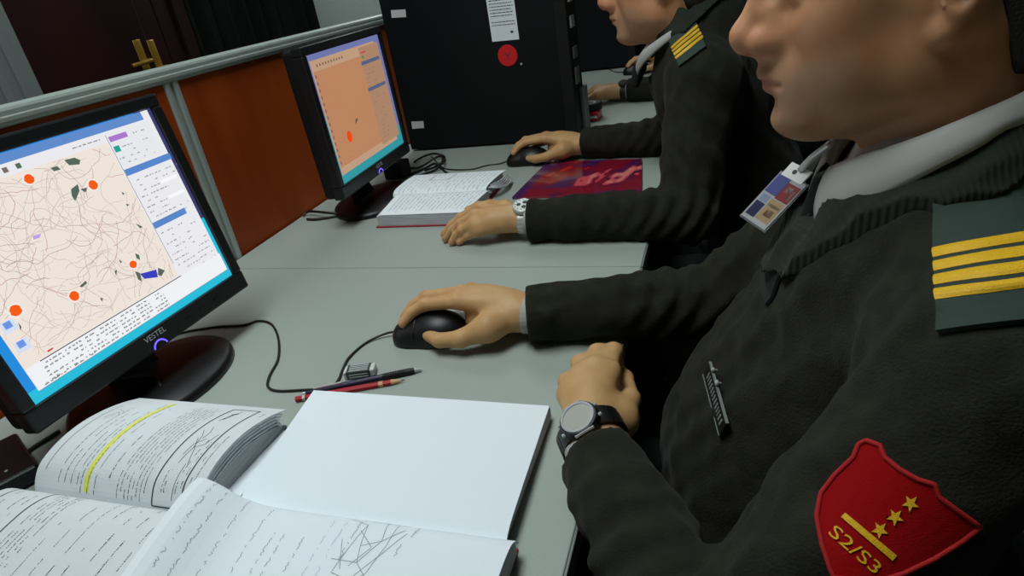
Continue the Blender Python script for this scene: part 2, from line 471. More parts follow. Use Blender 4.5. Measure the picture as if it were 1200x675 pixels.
# ------------------------------------------------------------------ desks
DF = -0.130; SEAM = 0.957
def desk(y0, y1, lab, seed):
    t = thing('desk', lab, 'desk', ((DF + PXW) / 2, (y0 + y1) / 2, -.74), group=None)
    V, F = box((PXW + .006, y0 + .0008, -.026), (DF, y1 - .0008, 0), .0018); mk('worktop', V, F, 'desk_laminate', t)
    g = Geo(); g.box((DF - .0005, y0 + .002, -.025), (DF + .0025, y1 - .002, -.002), bev=.0008); g.put('edge_band', ['desk_edge'], t)
    for y in (y0 + .03, y1 - .03):
        g = Geo(); g.box((PXW + .05, y - .011, -.74), (DF - .10, y + .011, -.026), bev=.002); g.put('side_panel', ['desk_edge'], t)
    g = Geo(); g.box((PXW + .06, y0 + .045, -.40), (PXW + .08, y1 - .045, -.026), bev=.002); g.put('back_panel', ['desk_edge'], t)
desk(-0.42, SEAM, 'nearest pale grey desk holding the lit screen and two open notebooks', 1)
desk(SEAM, 1.93, 'second pale grey desk carrying the peach screen and glossy magazine', 2)
desk(1.93, 3.20, 'far pale grey desk behind the black cabinet', 3)

# ------------------------------------------------------------------ monitors
SW, SH = 0.338, 0.270
def monitor(c, yaw, tilt, label, paint):
    """c: screen centre; x axis out of the screen, y to the viewer's right"""
    n = A(math.cos(yaw) * math.cos(tilt), math.sin(yaw) * math.cos(tilt), math.sin(tilt)); r = A(-math.sin(yaw), math.cos(yaw), 0); u = np.cross(n, r)
    c = A(*c)
    W = lambda V: c + np.asarray(V, float) @ np.stack([n, r, u])      # local (out, right, up)
    t = thing('computer_monitor', label, 'monitor', (c[0] - .05, c[1], 0))
    bx, bt, bb = .017, .018, .030
    g = Geo()
    for lo, hi in (((-.02, -SW / 2 - bx, SH / 2), (.006, SW / 2 + bx, SH / 2 + bt)), ((-.02, -SW / 2 - bx, -SH / 2 - bb), (.006, SW / 2 + bx, -SH / 2)),
                   ((-.02, -SW / 2 - bx, -SH / 2 - .001), (.006, -SW / 2, SH / 2 + .001)), ((-.02, SW / 2, -SH / 2 - .001), (.006, SW / 2 + bx, SH / 2 + .001))):
        g.box(lo, hi, bev=.0035, xf=W)
    g.put('bezel', ['monitor_black'], t)
    V, F = box((-.045, -SW / 2 - bx + .002, -SH / 2 - bb + .002), (-.012, SW / 2 + bx - .002, SH / 2 + bt - .002), .009, 3)
    V2, F2 = box((-.068, -.11, -.10), (-.04, .11, .09), .014, 3)
    g = Geo(); g.add(W(V), F); g.add(W(V2), F2); g.put('back_shell', ['matte_black'], t)
    # screen
    s = Geo(); lay = [0]
    def poly(P, col, k=None):
        """P: list of screen (right, up) metres"""
        lay[0] += 1
        d = .0000012 * lay[0] + .0002 if k is None else k
        V = W([(d, a, b) for a, b in P]); s.add(V, [tuple(range(len(P)))], 0, (lin(col[0]), lin(col[1]), lin(col[2])))
    s.add(W([(0, -SW / 2 - .001, -SH / 2 - .001), (0, SW / 2 + .001, -SH / 2 - .001), (0, SW / 2 + .001, SH / 2 + .001), (0, -SW / 2 - .001, SH / 2 + .001)]), [(0, 1, 2, 3)], 0, (0, 0, 0))
    def loc(px):
        out = []
        for p in px:
            q = PPL(p[0], p[1], c, n) - c; out.append((float(q @ r), float(q @ u)))
        return out
    paint(poly, loc)
    s.put('screen', ['screen_glow'], t, use_col=True)
    # lettering and power light on the lower bezel
    TV, TF = text2d('VESTEL', .0115)
    w = TV[:, 0].max(); zc = -SH / 2 - .0125
    TV = np.stack([np.full(len(TV), .0063), TV[:, 0] - w / 2, TV[:, 1] + zc], 1)
    mk('brand_lettering', W(TV), TF, 'letter_silver', t)
    ring = [(.0066, .011 * math.cos(a), -SH / 2 - bb + .001 + .011 * math.sin(a)) for a in np.linspace(math.radians(12), math.radians(168), 20)]
    V, F = tube(W(ring), .0011, 6); mk('power_light', V, F, 'led_blue', t, smooth=True)
    g = Geo()
    for k in range(3): g.box((.004, .055 + .028 * k, -SH / 2 - .0165), (.0075, .064 + .028 * k, -SH / 2 - .0135), bev=.0008, xf=W)
    g.put('button_row', ['gloss_black'], t)
    # stand
    bc = A(c[0] - .02, c[1], 0); rr = A(r[0], r[1], 0); nn = A(n[0], n[1], 0); nn = nrm(nn)
    prof = [(1.0, 0), (1.0, .006), (.985, .010), (.93, .0145), (.6, .020), (.3, .023), (.05, .024)]
    V = []; F = []; m_ = 48
    for (k, h) in prof:
        for i in range(m_):
            a = 2 * math.pi * i / m_; V.append(bc + rr * .125 * k * math.cos(a) + nn * .10 * k * math.sin(a) + A(0, 0, h))
    for j in range(len(prof) - 1):
        for i in range(m_): F.append((j * m_ + i, j * m_ + (i + 1) % m_, (j + 1) * m_ + (i + 1) % m_, (j + 1) * m_ + i))
    F.append(tuple(range(m_))[::-1]); F.append(tuple((len(prof) - 1) * m_ + i for i in range(m_)))
    mk('base', V, F, 'gloss_black', t, smooth=True)
    top = W([(-.055, 0, -.05)])[0]
    pts = [bc - nn * .03 + A(0, 0, .015), bc - nn * .045 + A(0, 0, .06), top - nn * .012 - A(0, 0, .04), top]
    pts = catmull(pts, 6); V = []; F = []
    for p in pts:
        for a, b in ((-.035, -.012), (.035, -.012), (.035, .012), (-.035, .012)): V.append(p + rr * a + nn * b)
    for i in range(len(pts) - 1):
        for k in range(4): F.append((i * 4 + k, i * 4 + (k + 1) % 4, (i + 1) * 4 + (k + 1) % 4, (i + 1) * 4 + k))
    F += [(3, 2, 1, 0), tuple(len(V) - 4 + k for k in range(4))]
    mk('neck', V, F, 'matte_black', t)
    return t, W
def circ(c, rx, ry=None, n=18, rng=None):
    ry = ry or rx
    return [(c[0] + rx * math.cos(a) * (1 + (rng.uniform(-.12, .12) if rng else 0)), c[1] + ry * math.sin(a)) for a in np.linspace(0, 2 * math.pi, n, endpoint=False)]
def strip(poly, P, w, col):
    P = np.array(P, float)
    for a, b in zip(P[:-1], P[1:]):
        d = b - a; l = np.hypot(*d)
        if l < 1e-6: continue
        q = np.array([-d[1], d[0]]) / l * w / 2
        poly([a - q, b - q, b + q, a + q], col)
def words(poly, x0, y, x1, h, col, rng, fill=.75):
    x = x0
    while x < x1:
        w = rng.uniform(.0022, .007)
        if rng.random() < fill:
            for k in range(int(w / .0011)):
                xx = x + k * .0011; hh = h * rng.uniform(.55, 1)
                if xx + .0008 < x1: poly([(xx, y), (xx + .0008, y), (xx + .0008, y + hh), (xx, y + hh)], col)
        x += w + .0016
def near_screen(poly, loc):
    rng = random.Random(4)
    h, w = SH / 2, SW / 2
    # in-plane frame: windows were measured from the photograph's screen corners
    L = lambda *p: loc(p)
    white = (236, 236, 240); mapc = (240, 229, 219); blue = (96, 140, 205); cyan = (40, 190, 220); deep = (60, 62, 110)
    poly([(-w, -h), (w, -h), (w, h), (-w, h)], (34, 140, 222))
    poly([(-w, -h), (w, -h), (w, -h + .016), (-w, -h + .016)], cyan)
    poly([(w - .05, -h), (w, -h), (w, -h + .14), (w - .05, -h + .14)], cyan)
    poly([(w - .03, -h + .10), (w, -h + .10), (w, h), (w - .03, h)], deep)
    xm = L((122, 160))[0][0]; xr = L((262, 310))[0][0]
    yt = h - .004; yb = L((50, 452))[0][1]
    yb = -h + .012
    poly([(-w + .012, yb), (xr, yb), (xr, h - .001), (-w + .012, h - .001)], white)
    poly([(-w, h - .012), (xr - .012, h - .012), (xr - .012, h - .001), (-w, h - .001)], blue)
    # map area
    ymb = yb + .030
    poly([(-w + .012, ymb), (xm, ymb), (xm, h - .026), (-w + .012, h - .026)], mapc)
    rd = (166, 152, 150); rd2 = (194, 180, 174); rd3 = (190, 140, 138)
    x0, x1, y0, y1 = -w + .014, xm - .001, ymb + .001, h - .027
    for k in range(170):
        p = np.array([rng.uniform(x0, x1), rng.uniform(y0, y1)]); a = rng.uniform(0, 6.28); P = [p.copy()]
        for q in range(rng.randint(5, 16)):
            a += rng.gauss(0, .32); p = p + .0062 * np.array([math.cos(a), math.sin(a)])
            if not (x0 < p[0] < x1 and y0 < p[1] < y1): break
            P.append(p.copy())
        if len(P) > 1: strip(poly, P, rng.choice([.00035, .0005, .0006]), rng.choice([rd, rd2, rd2, rd3]))
    # green and blue patches, violet mark, orange discs with pale halos
    green = (86, 104, 92)
    def patch(px, col): poly(loc(px), col)
    patch([(74, 188), (86, 185), (93, 188), (92, 193), (80, 194)], green); patch([(58, 197), (66, 195), (70, 199), (62, 201)], green)
    patch([(82, 222), (90, 216), (92, 224), (87, 236), (83, 230)], green); patch([(93, 222), (101, 220), (99, 226)], green)
    patch([(157, 318), (163, 320), (165, 330), (161, 328)], green); patch([(163, 321), (182, 316), (184, 325), (168, 327)], (58, 64, 190)); patch([(184, 314), (192, 317), (188, 324), (184, 322)], green)
    patch([(157, 297), (162, 299), (163, 305), (159, 303)], green); patch([(92, 336), (99, 329), (101, 332), (95, 337)], green)
    patch([(133, 318), (136, 316), (135, 324)], green); patch([(138, 304), (142, 307), (140, 309)], green)
    patch([(141, 225), (145, 227), (143, 229)], green); patch([(146, 239), (151, 240), (148, 242)], green); patch([(158, 262), (166, 266), (163, 268)], green)
    patch([(116, 350), (119, 349), (119, 354)], green); patch([(20, 378), (24, 383), (23, 388)], green)
    patch([(37, 277), (47, 274), (45, 279), (38, 281)], (192, 160, 236)); patch([(54, 411), (61, 407), (61, 409), (55, 413)], (220, 50, 60))
    for (u, v, rr) in ((33, 210, .0058), (108, 217, .0062), (155, 310, .0052), (86, 347, .0062), (17, 364, .0066)):
        c0 = loc([(u, v)])[0]
        poly(circ(c0, rr * 1.35), (244, 235, 226)); poly(circ(c0, rr, n=16, rng=rng), (247, 92, 20))
    # toolbar icons and side windows
    y = h - .022
    for k in range(7): poly([(-w + .03 + .016 * k, y), (-w + .036 + .016 * k, y), (-w + .036 + .016 * k, y + .006), (-w + .03 + .016 * k, y + .006)], rng.choice([(84, 110, 90), (110, 130, 190), (120, 110, 100), (180, 90, 90)]))
    words(poly, xm - .05, h - .02, xm - .004, .002, (90, 90, 100), rng)
    poly([(xm, ymb + .02), (xm + .0008, ymb + .02), (xm + .0008, h - .016), (xm, h - .016)], (120, 124, 132))
    poly([(xm + .001, h - .062), (xr - .010, h - .062), (xr - .010, h - .015), (xm + .001, h - .015)], (232, 234, 238))
    poly([(xm + .003, h - .0265), (xm + .032, h - .0265), (xm + .032, h - .0195), (xm + .003, h - .0195)], (172, 120, 205))
    poly([(xm + .003, h - .041), (xm + .012, h - .041), (xm + .012, h - .033), (xm + .003, h - .033)], (40, 160, 150))
    words(poly, xm + .035, h - .025, xr - .02, .002, (110, 112, 120), rng, .6)
    for q in range(4): words(poly, xm + (.016 if q == 0 else .004), h - .037 - .007 * q, xm + .06, .0019, (120, 122, 128), rng, .5)
    for yb_ in (h - .074, h - .153): poly([(xm + .001, yb_), (xr - (.0 if yb_ > h - .1 else .02), yb_), (xr - (.0 if yb_ > h - .1 else .02), yb_ + .009), (xm + .001, yb_ + .009)], (88, 136, 205))
    for q in range(9):
        yy = h - .084 - .0078 * q
        if yy < h - .148: break
        words(poly, xm + .006 + .006 * (q % 3 == 1), yy, xm + rng.uniform(.04, .088), .002, (118, 120, 128), rng, .7)
        if q in (2, 5): poly([(xm + .045, yy - .001), (xr - .006, yy - .001), (xr - .006, yy + .004), (xm + .045, yy + .004)], (250, 250, 252))
    for q in range(8): words(poly, xm + .006, h - .163 - .0085 * q, xm + rng.uniform(.02, .05), .002, (120, 122, 130), rng, .7); words(poly, xr - .035, h - .17 - .0085 * q, xr - .006, .002, (130, 132, 138), rng, .25 if q < 4 else .6)
    # text table at the bottom
    poly([(-w + .03, ymb - .001), (xm + .002, ymb - .001), (xm + .002, ymb + .0002), (-w + .03, ymb + .0002)], (60, 60, 66))
    poly([(-w + .012, yb), (xr, yb), (xr, ymb - .001), (-w + .012, ymb - .001)], (242, 243, 246))
    for q in range(5):
        yy = ymb - .006 - .0052 * q; x = -w + .03
        for cw in (.03, .028, .05, .03, .024, .026): words(poly, x, yy, x + cw - .004, .0024, (84, 86, 94), rng, .85); x += cw
    poly([(-w + .012, yb), (xr, yb), (xr, yb + .0006), (-w + .012, yb + .0006)], (120, 124, 132))
    words(poly, -w + .02, yb + .002, -w + .09, .0022, (60, 60, 66), rng, .9)
    # desktop icons on the blue strip
    for (u, v) in ((8, 382), (24, 404)):
        c0 = loc([(u, v)])[0]; poly([(c0[0] - .008, c0[1] - .008), (c0[0] + .008, c0[1] - .008), (c0[0] + .008, c0[1] + .006), (c0[0] - .008, c0[1] + .006)], (216, 226, 244)); poly([(c0[0] - .0045, c0[1] - .003), (c0[0] + .004, c0[1] - .003), (c0[0] + .004, c0[1] + .005), (c0[0] - .0045, c0[1] + .005)], (110, 150, 230))
def far_screen(poly, loc):
    rng = random.Random(9); h, w = SH / 2, SW / 2
    peach = (186, 132, 96); tan = (170, 132, 104); dark = (120, 92, 78); teal = (48, 150, 160); edge = (110, 118, 170)
    poly([(-w, -h), (w, -h), (w, h), (-w, h)], edge)
    poly([(-w, -h), (w, -h), (w, -h + .03), (-w, -h + .03)], teal); poly([(w - .04, -h), (w, -h), (w, -h + .05), (w - .04, -h + .05)], teal); poly([(-w, -h), (-w + .014, -h), (-w + .014, -h + .15), (-w, -h + .15)], teal)
    poly([(-w + .010, -h + .018), (w - .03, -h + .018), (w - .03, h - .012), (-w + .010, h - .012)], (190, 154, 126))
    poly([(-w + .014, -h + .034), (.055, -h + .034), (.055, h - .034), (-w + .014, h - .034)], peach)
    poly([(.055, -h + .026), (w - .012, -h + .026), (w - .012, h - .016), (.055, h - .016)], tan)
    for k in range(60):
        p = np.array([rng.uniform(-w + .016, .05), rng.uniform(-h + .04, h - .04)]); a = rng.uniform(0, 6.28); P = [p.copy()]
        for q in range(8):
            a += rng.gauss(0, .4); p = p + .006 * np.array([math.cos(a), math.sin(a)])
            if not (-w + .015 < p[0] < .054 and -h + .035 < p[1] < h - .035): break
            P.append(p.copy())
        if len(P) > 1: strip(poly, P, .0005, (196, 128, 96))
    for yb_ in (h - .055, h - .115): poly([(.052, yb_), (w - .02, yb_), (w - .02, yb_ + .008), (.052, yb_ + .008)], (84, 96, 130))
    for q in range(22): words(poly, .06, h - .03 - .0095 * q, .06 + rng.uniform(.02, .08), .002, dark, rng, .45)
    for q in range(3): words(poly, -w + .02, -h + .036 + .006 * q, .05, .002, (170, 122, 96), rng, .6)
    for k in range(10): poly([(-w + .03 + .012 * k, h - .026), (-w + .035 + .012 * k, h - .026), (-w + .035 + .012 * k, h - .021), (-w + .03 + .012 * k, h - .021)], (110, 84, 74))
    for k in range(14): poly([(-w + .0145, h - .04 - .014 * k), (-w + .019, h - .04 - .014 * k), (-w + .019, h - .047 - .014 * k), (-w + .0145, h - .047 - .014 * k)], (110, 90, 100))
    poly([(.062, h - .03), (.085, h - .03), (.085, h - .026), (.062, h - .026)], (205, 70, 66)); poly(circ((.066, h - .038), .004), (70, 130, 74))
    c0 = loc([(409, 160)])[0]; poly(circ(c0, .011, .0125), (236, 74, 18))
    c0 = loc([(417, 142)])[0]; poly([(c0[0] - .008, c0[1] - .005), (c0[0] + .006, c0[1]), (c0[0] + .008, c0[1] + .006), (c0[0] - .002, c0[1] + .004)], (86, 88, 70))
monitor((-.774, .567, .232), -.039, .127, 'nearest black monitor with brightly lit white map on screen', near_screen)
monitor((-.800, 1.329, .237), .035, .022, 'second black monitor with peach-coloured map on screen', far_screen)

# ------------------------------------------------------------------ computer mice
def mouse_sdf(grow=0.0):
    s = Sdf()
    s.ell((.004, 0, .006), (.056 + grow, .034 + grow, .033 + grow))
    s.ell((.016, 0, .012), (.042 + grow, .031 + grow, .029 + grow), k=.012)
    for q in (-1, 1): s.ell((-.032, q * .012, .004), (.022 + grow, .019 + grow, .020 + grow), k=.016)
    return s
def mouse(tip, yaw, label, cable, group=None):
    """tip: front centre on the desk; yaw of the pointing direction from -x"""
    f = A(-math.cos(yaw), -math.sin(yaw), 0); l = A(math.sin(yaw), -math.cos(yaw), 0)   # forward, left
    c = A(tip[0], tip[1], 0) - f * .054
    W = lambda V: c + (-f) * V[:, :1] + (-l) * V[:, 1:2] + A(0, 0, 1) * V[:, 2:3]
    t = thing('computer_mouse', label, 'mouse', tuple(c))
    s = mouse_sdf().fn(lambda P: .0015 - P[:, 2])
    V, F = nets(s, (-.065, -.04, -.002), (.065, .04, .045), .0016); mk('shell', W(V), F, 'gloss_black', t, smooth=True)
    for sg in (-1, 1):
        b = mouse_sdf(.0009).fn(lambda P: .014 - P[:, 2]).fn(lambda P: P[:, 0] + .012).fn(lambda P, sg=sg: .0016 - sg * P[:, 1])
        V, F = nets(b, (-.065, -.04, .004), (.0, .04, .045), .0013); mk('button', W(V), F, 'gloss_black', t, smooth=True)
    V, F = lathe([(.004, -.003), (.0075, -.0028), (.0082, 0), (.0075, .0028), (.004, .003)], 20, (-.032, 0, .022), (0, 1, 0)); mk('scroll_wheel', W(np.array(V)), F, 'rubber_black', t, smooth=True)
    if cable is not None:
        P = [c + f * .052 + A(0, 0, .010)] + [A(*p) for p in cable]
        V, F = tube(catmull(P, 10), .0019, 8); mk('cable', V, F, 'cable_black', t, smooth=True)
    return t
pz = lambda u, v, z=.0021: PZ(u, v, z)
MT1 = PZ(466, 391, .006)
mouse(MT1, .05, 'black corded mouse under the hand of the nearest officer',
      [pz(452, 391, .006), pz(430, 401), pz(410, 418), pz(402, 432), pz(396, 446, .0022), pz(384, 455, .0022), pz(355, 457), pz(326, 458), pz(314, 453), pz(316, 440), pz(326, 420), pz(326, 396), pz(318, 380), pz(303, 376), pz(285, 381), pz(255, 383), pz(222, 388), PZ(195, 395, .0022)])
MT2 = PZ(596, 190, .006)
mouse(MT2, .05, 'black corded mouse under the far hand of the middle officer', [pz(585, 192), pz(570, 194), pz(555, 198), pz(535, 199), pz(520, 197), pz(512, 190), pz(505, 183)])
MT3 = PZ(731, 86, .006)
mouse(MT3, .05, 'black mouse held by the officer farthest away', [pz(720, 84), pz(712, 80), pz(705, 77)])

# ------------------------------------------------------------------ open books
def page(name, prof, x0, x1, parent, nx=10, m='paper', th=.0012, marks=None, xedge=None, zfun=None, mats=('paper', 'ink', 'highlighter', 'pencil_ink', 'violet_mark')):
    """a curled leaf: cross-section prof [(y, z)...] swept along x from x0 to x1, with its writing.
    marks(add): add(kind, s0, s1, t0, t1) paints on s (0 gutter..1 edge) and t (0 = x0 .. 1 = x1)"""
    C = catmull([(0, a, b) for a, b in prof], 8)[:, 1:]
    dl = np.r_[0, np.cumsum(np.hypot(*np.diff(C, axis=0).T))]; dl /= dl[-1]
    S = lambda s: np.stack([np.interp(s, dl, C[:, 0]), np.interp(s, dl, C[:, 1])], -1)
    ns = 40; ss = np.linspace(0, 1, ns)
    def at(s, t):
        s = np.asarray(s, float); t = np.asarray(t, float)
        q = S(s); e0 = x0 if xedge is None else x0 + xedge[0] * q[..., 0] * 0 + xedge[0] * s; e1 = x1 if xedge is None else x1 + xedge[1] * s
        z = q[..., 1] if zfun is None else q[..., 1] + zfun(s, t)
        return np.stack([e0 + (e1 - e0) * t, q[..., 0], z], -1)
    def nor(s):
        e = 1e-3; d = S(np.clip(s + e, 0, 1)) - S(np.clip(s - e, 0, 1)); d /= np.linalg.norm(d, axis=-1, keepdims=True) + 1e-12
        N = np.stack([np.zeros_like(s), -d[..., 1], d[..., 0]], -1)
        N[N[..., 2] < 0] *= -1
        return N
    sg, tg = np.meshgrid(ss, np.linspace(0, 1, nx), indexing='ij')
    P = at(sg, tg); N = nor(sg)
    V, F = slab(P - N * th, N, th)
    g = Geo(); g.add(V, F, 0)
    def add(kind, s0, s1, t0, t1, lift=.00025, n=None):
        k = max(2, int(abs(s1 - s0) * 36) + 2) if n is None else n
        s = np.linspace(s0, s1, k); t = np.linspace(t0, t1, k)
        return s, t
    def stroke(kind, pts, w, lift=.0003):
        """pts in (s, t); w metres"""
        pts = np.asarray(pts, float)
        out = [pts[0]]
        for a, b in zip(pts[:-1], pts[1:]):
            k = max(1, int(abs(b[0] - a[0]) * 40) + 1)
            for q in range(1, k + 1): out.append(a + (b - a) * q / k)
        pts = np.array(out)
        P = at(pts[:, 0], pts[:, 1]); N = nor(pts[:, 0]); T = np.gradient(P, axis=0); T /= np.linalg.norm(T, axis=1)[:, None] + 1e-12
        B = np.cross(N, T)
        if kind == 2: lift = .00012
        V = np.concatenate([P + N * lift - B * w / 2, P + N * lift + B * w / 2]); n = len(P)
        g.add(V, [(i + 1, i, i + n, i + n + 1) for i in range(n - 1)], kind)
    if marks: marks(stroke)
    o = g.put(name, list(mats), parent)
    return o
def textlines(stroke, rng, t_list, s0, s1, kind=1, w=.0011, fill=.85, ragged=.1):
    for t in t_list:
        e = s1 - rng.uniform(0, ragged) * (s1 - s0); s = s0
        while s < e:
            L = rng.uniform(.012, .05)
            if rng.random() < fill:
                q = s
                while q < min(s + L, e):
                    stroke(kind, [(q, t + rng.uniform(-.0012, .0012)), (min(q + rng.uniform(.004, .008), e), t + rng.uniform(-.0012, .0012))], w * rng.uniform(.6, 1.2)); q += .0095
            s += L + .012
def block(parent, name, top, y_flat, x0, x1, zb, n=24, shrink=.002, m='paper_edge'):
    """the stack of leaves under a page: same top profile pulled in a little, flat underneath"""
    C = catmull([(0, a, b) for a, b in top], 4)[:, 1:]
    V = []; F = []
    for x in (x0, x1):
        for a, b in C: V.append((x, a, max(b - .0016, zb + .0006)))
        for a, b in C: V.append((x, a, zb))
    k = len(C)
    for i in range(k - 1):
        F.append((i, i + 1, 2 * k + i + 1, 2 * k + i)); F.append((k + i, 3 * k + i, 3 * k + i + 1, k + i + 1))
        F.append((i, k + i, k + i + 1, i + 1)); F.append((2 * k + i, 2 * k + i + 1, 3 * k + i + 1, 3 * k + i))
    F.append((0, 2 * k, 3 * k, k)); F.append((k - 1, 2 * k - 1, 4 * k - 1, 3 * k - 1))
    return mk(name, V, F, m, parent)
# -- printed manual, left of the notebook
rng = random.Random(21)
bk = thing('open_manual', 'thick printed manual lying open with a boxed diagram and yellow highlighting', 'book', (-.63, .34, 0))
X0, X1 = -.742, -.506
UP = [(.340, .019), (.346, .032), (.360, .046), (.385, .054), (.415, .056), (.445, .052), (.475, .043), (.500, .032)]
LO = [(.338, .020), (.330, .036), (.318, .048), (.295, .054), (.262, .052), (.225, .046), (.185, .038), (.145, .030)]
def up_marks(st):
    tl = lambda a, b, n: np.linspace(a, b, n)
    st(1, [(.16, .055), (.80, .055)], .0006)
    for (a, b) in (((.62, .085), (.70, .12)), ((.70, .12), (.66, .15)), ((.60, .10), (.66, .13)), ((.74, .09), (.70, .16))): st(3, [a, b], .0006)
    textlines(st, rng, tl(.155, .275, 4), .10, .86, ragged=.5)
    st(2, [(.06, .335), (.92, .325)], .0072)
    textlines(st, rng, tl(.30, .385, 3), .05, .92, ragged=.15)
    textlines(st, rng, [.465], .16, .48, w=.0018)
    textlines(st, rng, tl(.525, .685, 8), .05, .90, ragged=.08)
    b0, b1 = .735, .900
    st(1, [(.035, b0), (.90, b0)], .0016); st(1, [(.90, b0), (.90, b1)], .0016); st(1, [(.90, b1), (.035, b1)], .0016); st(1, [(.035, b1), (.035, b0)], .0016)
    # diagram: crossing curved strokes and an arrow
    for P in ([(.30, .80), (.42, .815), (.52, .80), (.58, .77)], [(.30, .855), (.40, .83), (.47, .80), (.50, .79)], [(.42, .815), (.45, .86), (.55, .88)], [(.36, .79), (.45, .80), (.50, .84)], [(.08, .845), (.30, .845)], [(.62, .80), (.56, .82), (.50, .815)]):
        st(1, P, .0006)
    st(1, [(.72, .785), (.82, .80)], .0022); st(1, [(.70, .775), (.86, .812)], .0008); st(1, [(.80, .785), (.82, .815)], .0022)
    textlines(st, rng, [.78, .795], .12, .26); textlines(st, rng, tl(.86, .885, 2), .12, .5, fill=.4)
    textlines(st, rng, [.925, .945], .12, .55, fill=.6); textlines(st, rng, [.955], .80, .86)
MP = ('manual_paper', 'ink', 'highlighter', 'pencil_ink', 'violet_mark')
page('printed_page', UP, X0, X1, bk, marks=up_marks, mats=MP)
def lo_marks(st):
    st(1, [(.10, .06), (.90, .05)], .0012); st(1, [(.05, .26), (.95, .25)], .0016)
    textlines(st, rng, np.linspace(.10, .21, 4), .10, .8, fill=.4); textlines(st, rng, np.linspace(.31, .42, 6), .05, .92)
    textlines(st, rng, np.linspace(.48, .62, 3), .06, .92, w=.0009, fill=.7); textlines(st, rng, np.linspace(.68, .95, 5), .05, .9, fill=.75)
    for P in ([(.35, .10), (.5, .16), (.6, .12)], [(.4, .18), (.55, .12)]): st(3, P, .0006)
page('printed_page', LO, X0, -.474, bk, marks=lo_marks, mats=MP)
UPB = [(.345, .017), (.352, .024), (.372, .034), (.40, .038), (.43, .037), (.46, .030), (.482, .022), (.494, .014)]
block(bk, 'page_block', UPB, 0, X0 + .002, X1 - .004, .003)
block(bk, 'page_block', [(a, b - .001) for a, b in LO], 0, X0 + .002, -.477, .003)
# fanned leaves between the lifted page and the block, seen from the foot of the book
for k in range(15):
    f = (k + 1) / 16
    P = [(a0 * (1 - f) + a1 * f, b0 * (1 - f) + b1 * f) for (a0, b0), (a1, b1) in zip(UP, UPB)]
    P[-1] = (P[-1][0] - .010 + .004 * math.sin(k * 2.1), P[-1][1] + .001)
    page('loose_leaf', P, X0 + .006, X1 - .004 + .003 * math.sin(k * 1.7), bk, nx=4, th=.0011)
page('flat_leaf', [(.352, .0125), (.37, .0135), (.42, .0125), (.46, .0115), (.487, .0105)], X0 + .01, -.487, bk, nx=4, xedge=(0, -.004))
V, F = box((X0 - .004, .138, .0), (-.483, .500, .003), .0012); mk('cover', V, F, 'cover_dark', bk)
# -- handwritten notebook, in front of the nearest officer
nb = thing('open_notebook', 'large open notebook with blank far page and handwritten near page', 'notebook', (-.34, .365, 0))
NU = [(.366, .0175), (.372, .0195), (.385, .0215), (.42, .0215), (.47, .0205), (.52, .0195), (.557, .0185)]
NL = [(.366, .0175), (.362, .0235), (.350, .0315), (.325, .0345), (.29, .034), (.25, .031), (.20, .026), (.16, .022)]
page('blank_page', NU, -.478, -.183, nb, xedge=(-.030, -.006), nx=12)
rg2 = random.Random(5)
def hand_marks(st):
    def scr(s0, s1, t, kind=3):
        q = s0; P = []
        while q < s1:
            P.append((q, t + rg2.uniform(-.0042, .0042))); q += .0065
            if rg2.random() < .13:
                if len(P) > 1: st(kind, P, .0006)
                P = []; q += .015
        if len(P) > 1: st(kind, P, .0006)
    for t in (.06, .10, .16, .24): scr(.02 + .05 * rg2.random(), .9, t)
    for t in (.30, .335, .40): scr(.22, .75, t)
    for t in (.46, .50): scr(.10, .55, t, 4)
    for t in (.545,): scr(.04, .30, t)
    # sketched map with crossing lines
    for P in ([(.06, .50), (.10, .57), (.22, .585), (.30, .60)], [(.10, .57), (.36, .54), (.38, .60), (.24, .66)], [(.04, .62), (.18, .64), (.30, .60)], [(.06, .66), (.20, .66), (.34, .64), (.40, .60)],
              [(.14, .56), (.22, .62), (.32, .58)], [(.22, .585), (.18, .64), (.10, .69)], [(.30, .52), (.30, .60), (.38, .66)], [(.20, .52), (.34, .56)], [(.24, .66), (.12, .70)], [(.05, .57), (.05, .68)]):
        st(3, P, .0006)
    scr(.06, .14, .72); scr(.18, .26, .70)
page('handwritten_page', NL, -.500, -.172, nb, marks=hand_marks, xedge=(.03, 0), nx=40, zfun=lambda s, t: .034 * np.exp(-(np.asarray(t) / .13) ** 2) * np.clip(s / .08, 0, 1))
block(nb, 'page_block', [(a, b - .0004) for a, b in NU], 0, -.480, -.1885, .003)
block(nb, 'page_block', [(a, b - .001) for a, b in NL], 0, -.466, -.175, .003)
V, F = box((-.480, .155, .0), (-.1755, .372, .003), .001); mk('cover', V, F, 'cover_red', nb, label='red near cover board'); V, F = box((-.490, .376, .0), (-.190, .556, .003), .001); mk('cover', V, F, 'cover_dark', nb)

# -- red-covered textbook of the middle officer
tb = thing('open_textbook', 'thick red-covered textbook lying open under the hand with steel watch', 'book', (-.62, 1.29, 0))
TU = [(1.292, .024), (1.298, .032), (1.315, .036), (1.36, .036), (1.40, .034), (1.438, .030)]
TL = [(1.292, .024), (1.286, .031), (1.270, .0345), (1.23, .034), (1.19, .032), (1.160, .029)]
r3 = random.Random(3)
def tu(st):
    textlines(st, r3, np.linspace(.06, .95, 20), .06, .92, w=.0014, fill=.75)
    for a, b in (((.55, .28), (.90, .28)), ((.90, .28), (.90, .5)), ((.90, .5), (.55, .5)), ((.55, .5), (.55, .28))): st(1, [a, b], .0014)
def tl_(st): textlines(st, r3, np.linspace(.08, .95, 20), .06, .92, w=.0014, fill=.8)
page('printed_page', TU, -.752, -.515, tb, marks=tu, xedge=(-.008, .006))
page('printed_page', TL, -.734, -.500, tb, marks=tl_, xedge=(.014, -.015))
